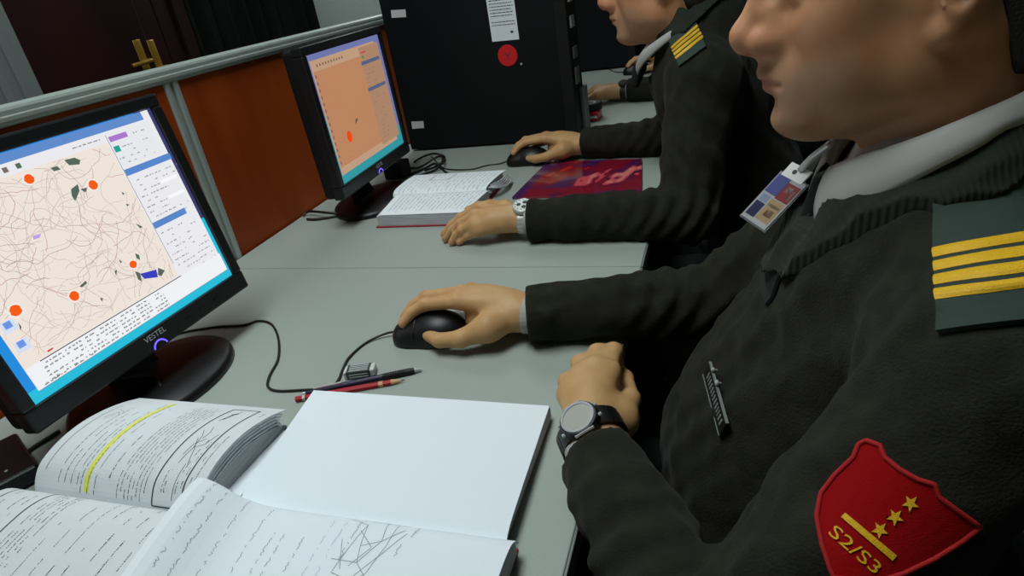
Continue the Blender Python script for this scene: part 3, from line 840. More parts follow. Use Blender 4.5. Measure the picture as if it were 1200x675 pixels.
block(tb, 'page_block', [(a, b - .002) for a, b in TU], 0, -.748, -.520, .003)
block(tb, 'page_block', [(a, b - .001) for a, b in TL], 0, -.728, -.508, .003)
for k in range(5):
    q = [(a, b + .002 + .0022 * k) for a, b in TU]; x = -.528
    V, F = tube(catmull([(-.53 + .004 * k, 1.31, .030), (-.512 + .004 * k, 1.33, .030 - .002 * k), (-.504 + .004 * k, 1.37, .026 - .003 * k), (-.505 + .003 * k, 1.425, .022 - .003 * k)], 6), .0016, 6)
    mk('curled_leaf', V, F, 'paper_edge', tb, smooth=True)
V, F = box((-.7345, 1.1565, 0), (-.512, 1.440, .003), .001); mk('cover', V, F, 'cover_red', tb)

# -- glossy magazine in a clear sleeve
mg = thing('magazine', 'glossy red and purple magazine lying under the forearm of middle officer', 'magazine', (-.31, 1.43, 0))
g = Geo(); c4 = [PZ(600, 231, .006), PZ(752, 226, .006), PZ(752, 186, .006), PZ(642, 189, .006)]
nu_, nv_ = 60, 40
r4 = np.random.RandomState(2)
def vn(x, y, s):
    rr = np.random.RandomState(s); o = 0
    for k in range(6):
        a, b, c = rr.normal(size=3); o += math.sin((a * x * 9 + b * y * 9) * (1 + k * .5) + c * 6) / (1 + .6 * k)
    return o
Vm = []; Cm = []
for i in range(nu_):
    for j in range(nv_):
        a, b = i / (nu_ - 1), j / (nv_ - 1)
        p = (c4[0] * (1 - a) + c4[1] * a) * (1 - b) + (c4[3] * (1 - a) + c4[2] * a) * b
        Vm.append(p)
        n1, n2 = vn(a, b, 7), vn(a, b, 12)
        c = np.array([138, 20, 44.]) if n1 > -.2 else np.array([104, 22, 66.])
        if n1 < -1.0 or a < .08: c = np.array([78, 34, 92.])
        if n2 > 1.0 and a > .45 and b > .25: c = np.array([226, 84, 96.])
        if n2 > 1.5 and a > .55 and b > .3: c = np.array([238, 140, 128.])
        if n2 < -1.5 and a < .5: c = np.array([206, 40, 36.])
        Cm.append([lin(q) for q in c])
Pm = np.array(Vm).reshape(nu_, nv_, 3); Vv, F = slab(Pm - A(0, 0, .005), np.tile(A(0, 0, 1), (nu_, nv_, 1)), .005)
mk('cover_sheet', Vv, F, 'magazine_cover', mg, col=np.array(Cm + Cm))

# ------------------------------------------------------------------ pencils, pen and eraser
def pencil(tail, tip, r):
    a = A(*tail); b = A(*tip); d = nrm(b - a); L = np.linalg.norm(b - a)
    t = thing('pencil', 'red wooden pencil with white band lying beside the open notebook', 'pencil', tuple(a * A(1, 1, 0)))
    V, F = lathe([(r * .6, 0), (r, .001), (r, L - .019)], 6, a, d); mk('barrel', V, F, 'pencil_red', t)
    V, F = lathe([(r, L - .019), (.0012, L - .005)], 12, a, d); mk('sharpened_wood', V, F, 'pencil_wood', t, label='bare sharpened wood')
    V, F = lathe([(.0013, L - .0055), (.0003, L)], 10, a, d); mk('lead', V, F, 'lead', t)
    V, F = lathe([(r * 1.03, .010), (r * 1.03, .0135)], 6, a, d); mk('band', V, F, 'sticker_white', t, label='white band')
    V, F = lathe([(r * 1.03, L - .036), (r * 1.03, L - .030)], 6, a, d); mk('name_window', V, F, 'pencil_wood', t, label='tan printed window')
def pen(tail, tip, r):
    a = A(*tail); b = A(*tip); d = nrm(b - a); L = np.linalg.norm(b - a)
    t = thing('mechanical_pencil', 'dark navy mechanical pencil with black grip beside the eraser', 'pencil', tuple(a * A(1, 1, 0)))
    V, F = lathe([(r * .5, 0), (r * .6, .001), (r * .6, .012), (r, .014), (r, L * .66)], 16, a, d); mk('barrel', V, F, 'pen_navy', t, smooth=False)
    prof = [(r * 1.02, L * .655)]
    for k in range(9): prof += [(r * 1.10, L * .66 + .0035 * k), (r * 1.0, L * .66 + .0035 * k + .0024)]
    prof += [(r * 1.05, L - .020), (r * .85, L - .012)]
    V, F = lathe(prof, 16, a, d); mk('grip', V, F, 'rubber_black', t)
    V, F = lathe([(r * .8, L - .0125), (r * .35, L - .003), (.0006, L - .0028), (.0005, L)], 14, a, d); mk('tip', V, F, 'steel', t, smooth=False)
    V, F = lathe([(r * .45, -.004), (r * .55, -.003), (r * .55, .001)], 12, a, d); mk('push_cap', V, F, 'steel', t)
    up = A(0, 0, 1); s = np.cross(d, up)
    V = [a + d * x + up * (r * .85 + h) + s * w for x in (.012, .05) for h in (.0006, .002) for w in (-.002, .002)]
    mk('clip', V, [(0, 1, 3, 2), (4, 6, 7, 5), (0, 4, 5, 1), (2, 3, 7, 6), (0, 2, 6, 4), (1, 5, 7, 3)], 'steel', t)
pencil(PZ(346, 468, .0042), PZ(475, 445, .0036), .0040)
pen(PZ(358, 461, .0052), PZ(496, 432, .0040), .0046)
er = thing('eraser', 'small dark green printed eraser in clear wrapper beside the pencils', 'eraser', tuple(PZ(421, 440, 0)))
e0, e1 = PZ(407, 446, 0), PZ(437, 442, 0); ex = nrm(e1 - e0); ey = A(-ex[1], ex[0], 0); Le = np.linalg.norm(e1 - e0)
WE = lambda V: e0 + np.asarray(V)[:, :1] * ex + np.asarray(V)[:, 1:2] * ey + np.asarray(V)[:, 2:3] * A(0, 0, 1)
V, F = box((0, 0, .0005), (Le * .93, .020, .0125), .0015, 2); mk('sleeve', WE(V), F, 'eraser_print', er, col=np.tile(A(*rgb(52, 70, 58)[:3]), (len(V), 1)))
g = Geo()
for k in range(5): g.box((.004, .002 + .0036 * k, .0122), (Le * .85, .0033 + .0036 * k, .0129), xf=WE)
for k in range(2): g.box((.004, -.0003, .003 + .004 * k), (Le * .85, .0006, .0045 + .004 * k), xf=WE)
g.put('print_stripes', ['letter_silver'], er)
V, F = box((Le * .90, .001, .001), (Le * 1.10, .019, .0118), .002, 2); mk('eraser_end', WE(V), F, 'sticker_white', er)
V, F = box((-.0035, .001, .001), (.001, .019, .0118), .001, 2); mk('eraser_end', WE(V), F, 'sticker_white', er)

# ------------------------------------------------------------------ black device under the near monitor, cables and adaptor
dv = thing('network_box', 'flat black box with a thin pale edge line at lower left', 'box', tuple(PZ(10, 555, 0)))
q0, q1 = PZ(44, 545, .022), PZ(-60, 600, .022)
fx = nrm((q1 - q0) * A(1, 1, 0)); fy = A(fx[1], -fx[0], 0)
fy = fy if fy[0] < 0 else -fy
WD = lambda V: q0 * A(1, 1, 0) + np.asarray(V)[:, :1] * fx + np.asarray(V)[:, 1:2] * fy + np.asarray(V)[:, 2:3] * A(0, 0, 1)
V, F = box((0, 0, .002), (.20, .11, .024), .004, 3); mk('case', WD(V), F, 'monitor_black', dv)
V, F = box((.003, -.0006, .0205), (.197, .001, .0222), .0004); mk('edge_line', WD(V), F, 'frame_grey', dv, label='thin pale edge line')
V, F = lathe([(.002, 0), (.002, .0012), (.0012, .0016)], 12, tuple(WD([[.028, .02, .0236]])[0]), (0, 0, 1)); mk('indicator', V, F, 'steel', dv)
for a in (.02, .18):
    for b in (.015, .095):
        g = Geo(); g.box((a - .008, b - .008, 0), (a + .008, b + .008, .0025), xf=WD); g.put('rubber_foot', ['rubber_black'], dv)
P = [PZ(70, 505, .004), PZ(40, 524, .003), PZ(10, 545, .003), PZ(-30, 560, .003)]
V, F = tube(catmull(P, 8), .003, 8)
tag(mk('power_cable', V, F, 'cable_black', smooth=True), 'thick black cable running below near monitor toward left edge', 'cable')
P = [A(-.82, .50, .06), A(-.80, .52, .045), PZ(175, 440, .03), PZ(188, 452, .02), PZ(192, 470, .006), PZ(180, 480, .004), PZ(150, 470, .004)]
V, F = tube(catmull(P, 10), .0026, 8)
tag(mk('video_cable', V, F, 'cable_black', smooth=True), 'black cable looping down in front of the near monitor stand', 'cable')
ad = thing('power_adaptor', 'small black power adaptor standing beside the second monitor', 'adaptor', tuple(PZ(465, 208, 0)))
a0 = PZ(466, 208, 0)
V, F = box(a0 + A(-.03, -.02, 0), a0 + A(.03, .035, .045), .006, 3); mk('case', V, F, 'matte_black', ad)
V, F = tube(catmull([a0 + A(.02, .02, .02), PZ(492, 196, .006), PZ(512, 184, .02), PZ(519, 186, .022), PZ(512, 198, .006), PZ(490, 206, .004)], 10), .0032, 8); mk('cord', V, F, 'cable_black', ad, smooth=True)
for k, pts in enumerate(([(485, 190, .004), (497, 183, .012), (510, 180, .02), (521, 184, .01), (515, 193, .004), (498, 200, .003)],
                         [(478, 205, .003), (495, 199, .003), (508, 192, .003), (514, 195, .003), (524, 203, .003)],
                         [(355, 253, .003), (362, 248, .010), (380, 249, .014), (400, 252, .004), (372, 257, .003), (360, 257, .003)])):
    V, F = tube(catmull([PZ(*p) for p in pts], 10), .0032, 8)
    tag(mk('loose_cable', V, F, 'cable_black', smooth=True), ['coiled black cable standing in a loop beside the second monitor', 'black cable lying flat toward the open textbook', 'black cable bunched by the divider left of the second monitor'][k], 'cable')

# ------------------------------------------------------------------ black equipment cabinet
CX0, CX1, CY0, CY1, CZ = -.936, -.402, 1.785, 1.93, .62
cb = thing('equipment_cabinet', 'tall matte black equipment cabinet standing across the second desk', 'cabinet', ((CX0 + CX1) / 2, CY0 + .08, 0))
V, F = box((CX0, CY0, .006), (CX1, CY1, CZ), .004, 2); mk('body', V, F, 'cabinet_black', cb)
g = Geo(); g.box((CX1 - .03, CY0 - .003, .004), (CX1 + .004, CY0 + .012, CZ + .002), bev=.002); g.put('corner_strip', ['matte_black'], cb)
g = Geo(); g.box((CX1 - .002, CY1 - .05, .0), (CX1 + .012, CY1 + .004, .13), bev=.002); g.put('side_foot', ['frame_grey'], cb, label='grey lower side foot')
for k, (zz, hh) in enumerate(((.365, .05), (.30, .03), (.22, .03), (.15, .045))):
    g = Geo(); g.box((CX1 + .003, CY0 + .03, zz), (CX1 + .008, CY0 + .075, zz + hh), bev=.001)
    g.put('side_label' if k < 2 else 'side_slot', ['sticker_white' if k < 2 else 'frame_grey'], cb)
def sticker(name, px, m, col=None):
    o_, n_ = A(0, CY0 - .0008, 0), A(0, -1, 0)
    P = [PPL(u, v, o_, n_) for u, v in px]; V = P + [p + A(0, .0007, 0) for p in P]; n = len(P)
    F = [tuple(range(n))[::-1], tuple(range(n, 2 * n))] + [(i, (i + 1) % n, n + (i + 1) % n, n + i) for i in range(n)]
    return mk(name, V, F, m, cb)
sticker('tape_tag', [(458, 12), (475, 11), (476, 20), (459, 21)], 'sticker_white'); sticker('tape_tag', [(482, 142.5), (496, 142), (497, 150), (483, 151)], 'sticker_white')
tl0, tr0, bl0, br0 = (PPL(*p, A(0, CY0 - .001, 0), A(0, -1, 0)) for p in ((571, 0), (603, 0), (577, 49), (608.5, 46)))
wv = tr0 - tl0; hv = (tl0 - bl0); topz = .12
g = Geo(); C0 = bl0; ew = nrm(br0 - bl0); eh = A(0, 0, 1); wN = np.linalg.norm(br0 - bl0); hN = .20
WN = lambda V: C0 + np.asarray(V)[:, :1] * ew + np.asarray(V)[:, 1:2] * eh + np.asarray(V)[:, 2:3] * A(0, -1, 0)
g.box((0, 0, 0), (wN, hN, .0006), 0, xf=WN)
r5 = random.Random(8)
for k in range(20):
    y = hN - .012 - k * .0078; x = .006
    if k in (0, 9, 17): continue
    while x < wN - .008:
        w = r5.uniform(.003, .010)
        if x + w < wN - .005: g.box((x, y, .0006), (x + w, y + .0022, .0009), 1, xf=WN)
        x += w + .002
g.box((wN - .022, .018, .0006), (wN - .014, .024, .0009), 1, xf=WN)
g.put('paper_notice', ['paper', 'ink'], cb)
cc = PPL(595, 65, A(0, CY0 - .001, 0), A(0, -1, 0)); rr_ = .0285
V, F = lathe([(rr_, 0), (rr_, .0012), (rr_ * .97, .0015)], 40, cc, (0, -1, 0)); st = mk('round_sticker', V, F, 'sticker_red', cb)
TV, TF = text2d('Y', .03); TV = TV - TV.mean(0); mk('sticker_letter', np.array([cc + ew * a + A(0, 0, b) + A(0, -.0017, 0) for a, b in TV]), TF, 'ink', st)
V, F = lathe([(.003, 0), (.003, .003), (.0015, .004)], 12, PPL(611, 75, A(0, CY0, 0), A(0, -1, 0)), (0, -1, 0)); mk('screw', V, F, 'steel', cb)

# ------------------------------------------------------------------ far desk items
rb = PZ(695, 141, 0)
bx_ = thing('small_red_box', 'small glossy red box on the far desk behind the cabinet', 'box', tuple(rb))
V, F = box(rb + A(-.035, -.02, 0), rb + A(.022, .05, .030), .004, 2); mk('carton', V, F, 'plastic_red', bx_)
V, F = box(rb + A(-.03, -.022, .010), rb + A(.018, -.0195, .018), .001); mk('pale_stripe', V, F, 'sticker_white', bx_)
tp = thing('tape_roll', 'black tape roll resting on top of the small red box', 'tape', tuple(rb + A(-.008, .02, .0305)))
Vt, Ft = lathe([(.018, 0), (.036, 0), (.0375, .003), (.0375, .020), (.036, .0225), (.018, .0225), (.018, 0.0)], 40, rb + A(-.008, .02, .0305), (0, 0, 1)); mk('winding', Vt, Ft[:-2], 'rubber_black', tp, smooth=False)
Vt, Ft = lathe([(.0145, .001), (.018, .001), (.018, .0228), (.0145, .0228), (.0145, .001)], 30, rb + A(-.008, .02, .0305), (0, 0, 1)); mk('core', Vt, Ft[:-2], 'sticker_white', tp)
c2 = thing('far_cabinet', 'second black equipment cabinet at far end of the last desk', 'cabinet', (-.68, 3.0, 0))
V, F = box((-.95, 2.96, .006), (-.375, 3.14, .60), .004, 2); mk('body', V, F, 'cabinet_black', c2)
g = Geo(); g.box((-.405, 2.957, .004), (-.371, 2.972, .602), bev=.002); g.put('corner_strip', ['matte_black'], c2)
# reddish end screen of the far desk
fp = thing('end_screen', 'dark red-brown wood screen standing at far end of the desks', 'divider', (-.45, 3.24, -.74))
V, F = box((-.95, 3.225, -.70), (.10, 3.255, .40), .002); mk('panel', V, F, 'door_wood', fp)
V, F = box((-.96, 3.22, .40), (.11, 3.26, .425), .004); mk('top_rail', V, F, 'aluminium', fp)
V, F = box((-.96, 3.22, -.74), (.11, 3.26, -.70), .004); mk('foot_rail', V, F, 'aluminium', fp)

# ------------------------------------------------------------------ people
def head_sdf():
    """head in its own frame: +x forward, +y to its left, +z up, origin midway between the ear openings"""
    s = Sdf()
    s.ell((-.014, 0, .048), (.097, .076, .088))
    s.ell((.040, 0, .060), (.056, .062, .056), k=.03)
    s.ell((.042, 0, -.006), (.050, .057, .074), k=.03)
    for g in (-1, 1):
        s.cap((.000, g * .054, -.008), (.010, g * .047, -.052), .017, .016, k=.03)
        s.cap((.010, g * .047, -.052), (.076, g * .015, -.077), .017, .015, k=.035)
        s.sph((.058, g * .042, -.006), .021, k=.03)
        s.sph((.046, g * .040, -.042), .024, k=.03)
    s.ell((.085, 0, -.079), (.019, .022, .016), k=.02)
    s.ell((.079, 0, -.046), (.027, .032, .028), k=.02)
    s.cap((.052, 0, -.076), (.004, 0, -.094), .021, .03, k=.03)
    for g in (-1, 1):
        s.cap((.088, 0, .036), (.070, g * .040, .040), .011, .012, k=.02)
        s.sph((.100, g * .031, .025), .018, k=.02, mode='s')
        s.sph((.0725, g * .031, .024), .0150, k=.008)
        s.cap((.086, g * .018, .014), (.082, g * .045, .014), .0035, .002, k=.006)
    for g in (-1, 1):
        s.cap((.0865, g * .019, .032), (.0885, g * .031, .0345), .0034, .0036, k=.004); s.cap((.0885, g * .031, .0345), (.0800, g * .046, .0300), .0036, .0030, k=.004)
    s.cap((.097, 0, .034), (.119, 0, -.008), .0085, .0105, k=.018)
    s.sph((.1205, 0, -.0115), .0115, k=.010)
    for g in (-1, 1): s.cap((.098, g * .010, .004), (.096, g * .016, -.014), .009, .009, k=.012)
    for g in (-1, 1):
        s.ell((.1055, g * .0130, -.0165), (.0140, .0082, .0100), k=.008)
        s.ell((.113, g * .0068, -.0262), (.008, .0036, .006), k=.003, mode='s')
    s.cap((.122, 0, -.019), (.104, 0, -.027), .0045, .006, k=.006)
    s.cap((.104, .0, -.030), (.106, 0, -.040), .0045, .0055, k=.010)
    for g in (-1, 1):
        s.cap((.1055, 0, -.0430), (.0955, g * .021, -.0475), .0062, .0030, k=.006)
        s.cap((.1035, 0, -.0555), (.0945, g * .020, -.0515), .0068, .0030, k=.006)
        s.cap((.1125, 0, -.0492), (.0985, g * .0245, -.0498), .0018, .0016, k=.004, mode='s')
    s.cap((.110, -.012, -.0675), (.110, .012, -.0675), .007, k=.014, mode='s')
    for g in (-1, 1):      # ears
        q = math.radians(-14); c_, s_ = math.cos(q), math.sin(q)
        R = np.array([[c_, 0, s_], [0, 1, 0], [-s_, 0, c_]])
        R = R @ np.array([[math.cos(g * .45), math.sin(g * .45), 0], [-math.sin(g * .45), math.cos(g * .45), 0], [0, 0, 1]])
        s.ell((-.010, g * .077, .008), (.019, .009, .031), k=.006, rot=R)
        s.sph((-.002, g * .0745, -.022), .0085, k=.010)
        s.ell((-.003, g * .085, .010), (.0105, .008, .018), k=.006, mode='s', rot=R)
    s.cap((-.034, 0, -.050), (-.052, 0, -.22), .056, .062, k=.03)
    s.sph((.010, 0, -.128), .013, k=.03)
    for g in (-1, 1): s.cap((-.03, g * .050, -.03), (.0, g * .018, -.20), .014, .014, k=.03)
    return s
def hair_sdf():
    s = Sdf()
    s.ell((-.016, 0, .048), (.101, .0805, .092))
    s.ell((.036, 0, .064), (.056, .064, .056), k=.03)
    s.cap((-.06, -.03, -.03), (-.06, .03, -.03), .046, k=.03)
    # hairline: forehead, temple, sideburn before the ear, nape behind it
    hx = [-.2, -.045, -.034, -.026, -.004, .004, .018, .030, .050, .075, .12]; hz = [-.070, -.062, -.020, .030, .034, .002, .004, .048, .070, .082, .088]
    s.fn(lambda P: ((np.interp(P[:, 0], hx, hz) - P[:, 2]) * .35).astype(np.float32), k=.004)
    return s
def hand_ops(s, h, wr):
    """h: MCP/PIP/TIP for four fingers + thumb chain + wrist; wr: previous joint up the forearm"""
    W = h['W']; R0 = [(.0108, .0092, .0072), (.0112, .0094, .0072), (.0104, .0088, .0069), (.0094, .0078, .0062)]
    for i, (m, p, t) in enumerate(h['F']):
        m, p, t = A(*m), A(*p), A(*t); a, b, c = R0[i]
        d = p + (t - p) * .52 + nrm(p - (m + t) / 2) * .004
        s.cap(W + (m - W) * .18, m, .0155, a + .001, k=.016)
        kk = h.get('k', 1.0); s.cap(m, p, a, b, k=.005 * kk); s.sph(p, b * 1.04, k=.004 * kk); s.cap(p, d, b * .96, (b + c) / 2, k=.003); s.cap(d, t, (b + c) / 2, c, k=.003)
    c0, m, p, t = [A(*q) for q in h['T']]
    s.cap(W + (c0 - W) * .3, c0, .019, .018, k=.016); s.cap(c0, m, .0185, .0125, k=.014)
    s.cap(m, p, .0122, .0105, k=.005); s.cap(p, t, .0105, .0084, k=.004)
    s.cap(W, (A(*h['F'][1][0]) + A(*h['F'][2][0])) / 2 * .6 + W * .4, .020, .017, k=.02)
    if 'pad' in h: s.cap(W + (A(*h['F'][2][0]) - W) * .3, A(*h['F'][2][0]) * .45 + A(*h['F'][1][0]) * .55 + A(*h['pad']), .018, .014, k=.02); s.cap(W + A(-.012, .016, -.010), A(*h['F'][3][0]) + A(.014, -.004, -.014), .018, .015, k=.014); s.cap(W + A(-.066, -.004, -.014), W + A(-.058, .042, -.016), .018, .017, k=.016); s.cap(W + A(-.03, .012, -.014), W + A(-.066, .004, -.012), .020, .018, k=.016)
    ax = nrm(W - wr); side = h['side']
    for g in (-1, 1): s.cap(W + side * .0105 * g - ax * .004, W * .45 + wr * .55 + side * .013 * g, .0185, .026, k=.014)
def T3(head, pitch, yaw, roll=0.0):
    """rotation taking head-frame axes to world: forward = -x"""
    B = np.stack([A(-1, 0, 0), A(0, -1, 0), A(0, 0, 1)], 1)
    cp, sp = math.cos(pitch), math.sin(pitch); Rp = np.array([[cp, 0, sp], [0, 1, 0], [-sp, 0, cp]])
    cy, sy = math.cos(yaw), math.sin(yaw); Ry = np.array([[cy, -sy, 0], [sy, cy, 0], [0, 0, 1]])
    cr, sr = math.cos(roll), math.sin(roll); Rr = np.array([[1, 0, 0], [0, cr, -sr], [0, sr, cr]])
    return B @ Ry @ Rp @ Rr
SKIN = A(*rgb(198, 158, 108)[:3]); LIP = A(*rgb(180, 112, 98)[:3]); STUB = A(*rgb(178, 150, 124)[:3]); ROSE = A(*rgb(212, 140, 112)[:3]); FACE = A(*rgb(204, 150, 110)[:3]); NAIL = A(*rgb(214, 168, 146)[:3])
def officer(o, fine=True):
    H = A(*o['head']); R = T3(H, o['pitch'], o['yaw'], o.get('roll', 0)); yc = o['yc']
    base = (o['pelvis'][0], yc, -.74)
    t = thing('person', o['label'], 'person', base)
    hs = head_sdf(); toH = lambda P: ((P - H.astype(np.float32)) @ R.astype(np.float32))
    toW = lambda V: H + V @ R.T
    SL, SR, EL, ER = (A(*o[k]) for k in ('SL', 'SR', 'EL', 'ER')); hl, hr = o['handL'], o['handR']
    ch = A(*o['chest']); be = A(*o['belly']); pe = A(*o['pelvis']); nk = A(*o['neck'])
    # --- body: one continuous skin
    b = Sdf()
    b.sub(hs, H + A(.02, 0, -.03), .24, 0.0, xf=toH)
    b.cap(nk + A(0, 0, .03), ch, .052, .08, k=.03)
    b.cap(ch, pe, .08, .09, k=.03)
    for S, E, h in ((SL, EL, hl), (SR, ER, hr)):
        b.cap(nk - A(0, 0, .05), S, .045, .036, k=.03); b.cap(S, E, .036, .032, k=.01); b.cap(E, h['W'] * .6 + E * .4, .032, .028, k=.01)
        hand_ops(b, h, E)
    off = lambda P: np.minimum(.0012 - P[:, 2], -.126 - P[:, 0]).astype(np.float32)      # stays on top of the desk
    b.fn(off)
    lo = np.minimum.reduce([H - .24, hl['W'] - .23, hr['W'] - .23, pe - .13]); hi = np.maximum.reduce([H + .20, hl['W'] + .22, hr['W'] + .22, pe + .13, SR + .05])
    lo[2] = -.22
    V, F = nets(b, lo, hi, o['res'])
    c = np.tile(SKIN, (len(V), 1)); q = toH(V.astype(np.float32))
    def blend(w, col):
        w = np.clip(w, 0, 1)[:, None]; c[:] = c * (1 - w) + col * w
    g = lambda x, y, z, r: np.exp(-((q[:, 0] - x) ** 2 + (np.abs(q[:, 1]) - y) ** 2 + (q[:, 2] - z) ** 2) / (r * r))
    blend(np.clip((.26 - np.linalg.norm(q, axis=1)) / .06, 0, 1), FACE)
    blend(.9 * g(.116, 0, -.014, .013) + .45 * g(.104, .016, -.016, .010), ROSE); blend(.35 * g(.062, .046, -.012, .022), ROSE)
    inh = (np.abs(q[:, 1]) < .07) & (q[:, 0] > -.03) & (q[:, 2] < -.028) & (q[:, 2] > -.13) & (q[:, 0] < .13)
    blend(np.where(inh, .55 * np.clip((-.024 - q[:, 2]) / .015, 0, 1) * np.clip((q[:, 0] + .02) / .04, 0, 1) * np.clip((q[:, 2] + .125) / .02, 0, 1), 0), STUB)
    dl = np.minimum(np.abs(q[:, 2] + .0492 - .0), 1)
    lip = np.exp(-((q[:, 2] + .0495) / .0075) ** 4) * np.exp(-(np.abs(q[:, 1]) / .021) ** 6) * (q[:, 0] > .09)
    blend(lip * .85, LIP)
    for h in (hl, hr):
        for (m, p, tt) in h['F']:
            for J, w in ((m, .35), (p, .40)): blend(w * np.exp(-((V - A(*J)) ** 2).sum(1) / .009 ** 2), ROSE)
            blend(.5 * np.exp(-((V - A(*tt)) ** 2).sum(1) / .010 ** 2), ROSE)
    mk('body', V, F, 'skin', t, smooth=True, col=c)
    # --- hair, brows, eyes
    hrS = Sdf(); hrS.sub(hair_sdf(), (0, 0, .03), .16, 0.0)
    V, F = nets(hrS, (-.13, -.10, -.10), (.11, .10, .16), .0028 if fine else .004); mk('hair', toW(V), F, 'hair', t, smooth=True)
    for gg in (-1, 1):
        V, F = tube(catmull([(.1025, gg * .013, .041), (.0985, gg * .028, .046), (.083, gg * .048, .041)], 6), np.interp(np.linspace(0, 1, 13), [0, .4, 1], [.003, .0042, .0016]), 8); mk('eyebrow', toW(np.array(V)), F, 'hair', t, smooth=True)
        Vs, Fs = lathe([(.0006, -.0118)] + [(.0118 * math.sin(a), -.0118 * math.cos(a)) for a in np.linspace(.1, 3.04, 14)] + [(.0006, .0118)], 20, (.0787, gg * .031, .0245), (1, 0, 0)); mk('eye', toW(np.array(Vs)), Fs, 'dial_white', t, smooth=True)
        Vs, Fs = lathe([(.0055, .0105), (.0053, .0112), (.0005, .0122)], 20, (.0787, gg * .031, .0245), (1, 0, -.25)); mk('iris', toW(np.array(Vs)), Fs, 'hair', t, smooth=True)
    # --- pullover
    full = Sdf()
    full.ell(ch, o.get('chest_r', (.122, .168, .19))); full.ell(be, o.get('belly_r', (.145, .165, .17)), k=.08); full.ell(pe, (.135, .185, .13), k=.06)
    for S, E, h in ((SL, EL, hl), (SR, ER, hr)):
        full.cap(nk + (S - nk) * .25 - A(0, 0, .012), S, .058, .063, k=.06)
    full.cap(nk - A(0, 0, .08), nk + A(.01, 0, .015), .10, .086, k=.05)
    trunk = Sdf(); trunk.ops = list(full.ops)
    for S, E, h, r in ((SL, EL, hl, o['rl']), (SR, ER, hr, o['rr'])):
        cu = h['cuff']; ax = nrm(cu - E)
        full.cap(S, E, r[0], r[1], k=.04)
        full.cap(E, cu + ax * .02, r[1], r[2], k=.02)
    full.fn(folds(o['seed'], 8, .0050, 20, 60), mode='d')
    full.fn(folds(o['seed'] + 3, 6, .0026, 60, 110), mode='d')
    for S, E, h, r in ((SL, EL, hl, o['rl']), (SR, ER, hr, o['rr'])):
        # creases gathering on the inside of the bent elbow
        ax = nrm(h['cuff'] - E)
        def crease(P, E=E.astype(np.float32), ax=ax.astype(np.float32)):
            d = P - E; s = d @ ax; w = np.exp(-((np.linalg.norm(d, axis=1) / .11) ** 2))
            return (w * .0045 * np.sin(s * 190 + 5 * np.sin(d[:, 2] * 30))).astype(np.float32)
        full.fn(crease, mode='d')
    sw = Sdf(); sw.ops = list(full.ops)
    for S, E, h in ((SL, EL, hl), (SR, ER, hr)):
        cu = h['cuff']; ax = nrm(cu - E)
        def end(P, cu=cu.astype(np.float32), ax=ax.astype(np.float32)):
            far = (np.linalg.norm(P - cu, axis=1) - .075)
            return np.where(far < 0, np.minimum((P - cu) @ ax, -far + 0), -far * 0 - .02).astype(np.float32)
        sw.fn(lambda P, f=end: f(P), k=.003)
        sw.cap(cu - ax * .015, cu + ax * .05, .0235, .0235, k=.003, mode='s')
    sw.fn(off)
    vz, vx, sl = o['vz'], o['vx'], o['vs']
    def cut(P):
        pl = (vz - sl * (vx - P[:, 0])) - P[:, 2]
        hw = np.clip(.004 + .62 * (P[:, 0] - o['apex']), -.05, .081)
        return np.maximum(pl / math.hypot(1, sl), (np.abs(P[:, 1] - yc) - hw) * .85).astype(np.float32)
    sw.fn(lambda P: -cut(P), k=.002)
    sw.fn(lambda P: (o['zmin'] - P[:, 2]).astype(np.float32), k=.004)
    mn = np.minimum.reduce([be - .19, SL - .10, SR - .10, EL - .09, ER - .09, hl['cuff'] - .07, hr['cuff'] - .07, pe - .16]); mx = np.maximum.reduce([be + .20, SL + .10, SR + .10, EL + .09, ER + .09, hl['cuff'] + .07, hr['cuff'] + .07, nk + .12, pe + .17])
    mn[2] = o['zmin'] - .02
    V, F = nets(sw, mn, mx, .0045 if fine else .007); pull = mk('pullover', V, F, 'wool_green', t, smooth=True)
    # ribbed band along the V neck
    rib = Sdf()
    rib._a(lambda P: np.maximum(np.maximum(np.abs(full(P) - .0032) - .0050, cut(P) - .021), -cut(P) - .002), (0, 0, 0), 1e3, 0, 'u')
    V, F = nets(rib, nk - A(.24, .16, .20), nk + A(.16, .16, .14), .0018 if fine else .005)
    if len(F):
        P = V - A(0, yc, 0); al = np.where(P[:, 0] < nk[0] - .02, P[:, 0] * 1.25, 0) + np.where(P[:, 0] >= nk[0] - .02, np.arctan2(P[:, 1], P[:, 0] - nk[0] + .05) * np.sign(P[:, 1]) * -.09, 0)
        al = P[:, 0] * 1.0 + np.abs(P[:, 1]) * -.25
        mk('neck_rib', V, F, 'wool_rib', t, smooth=True, along=al * 1150)
    # --- shirt front inside the V, shirt cuffs
    sh = Sdf(); sh._a(lambda P: np.maximum(trunk(P) + .007, cut(P) - .012), nk, .5, 0, 'u')
    V, F = nets(sh, nk - A(.24, .13, .20), nk + A(.13, .13, .10), .0035 if fine else .006); mk('shirt', V, F, 'shirt_white', t, smooth=True)
    for E, h in ((EL, hl), (ER, hr)):
        cu = h['cuff']; ax = nrm(cu - E); n = 28; sd = h['side']; up = np.cross(ax, sd); r0 = h.get('cuff_r', (.031, .026))
        V = []
        for (k, rr) in ((-.012, 1.0), (.0026, 1.0), (.0026, .93), (-.012, .93)):
            for i in range(n):
                a = 2 * math.pi * i / n; V.append(cu + ax * k + sd * r0[0] * rr * math.cos(a) + up * r0[1] * rr * math.sin(a) + h.get('cuff_o', A(0, 0, 0)))
        F = [(j * n + i, j * n + (i + 1) % n, ((j + 1) % 4) * n + (i + 1) % n, ((j + 1) % 4) * n + i) for j in range(4) for i in range(n)]
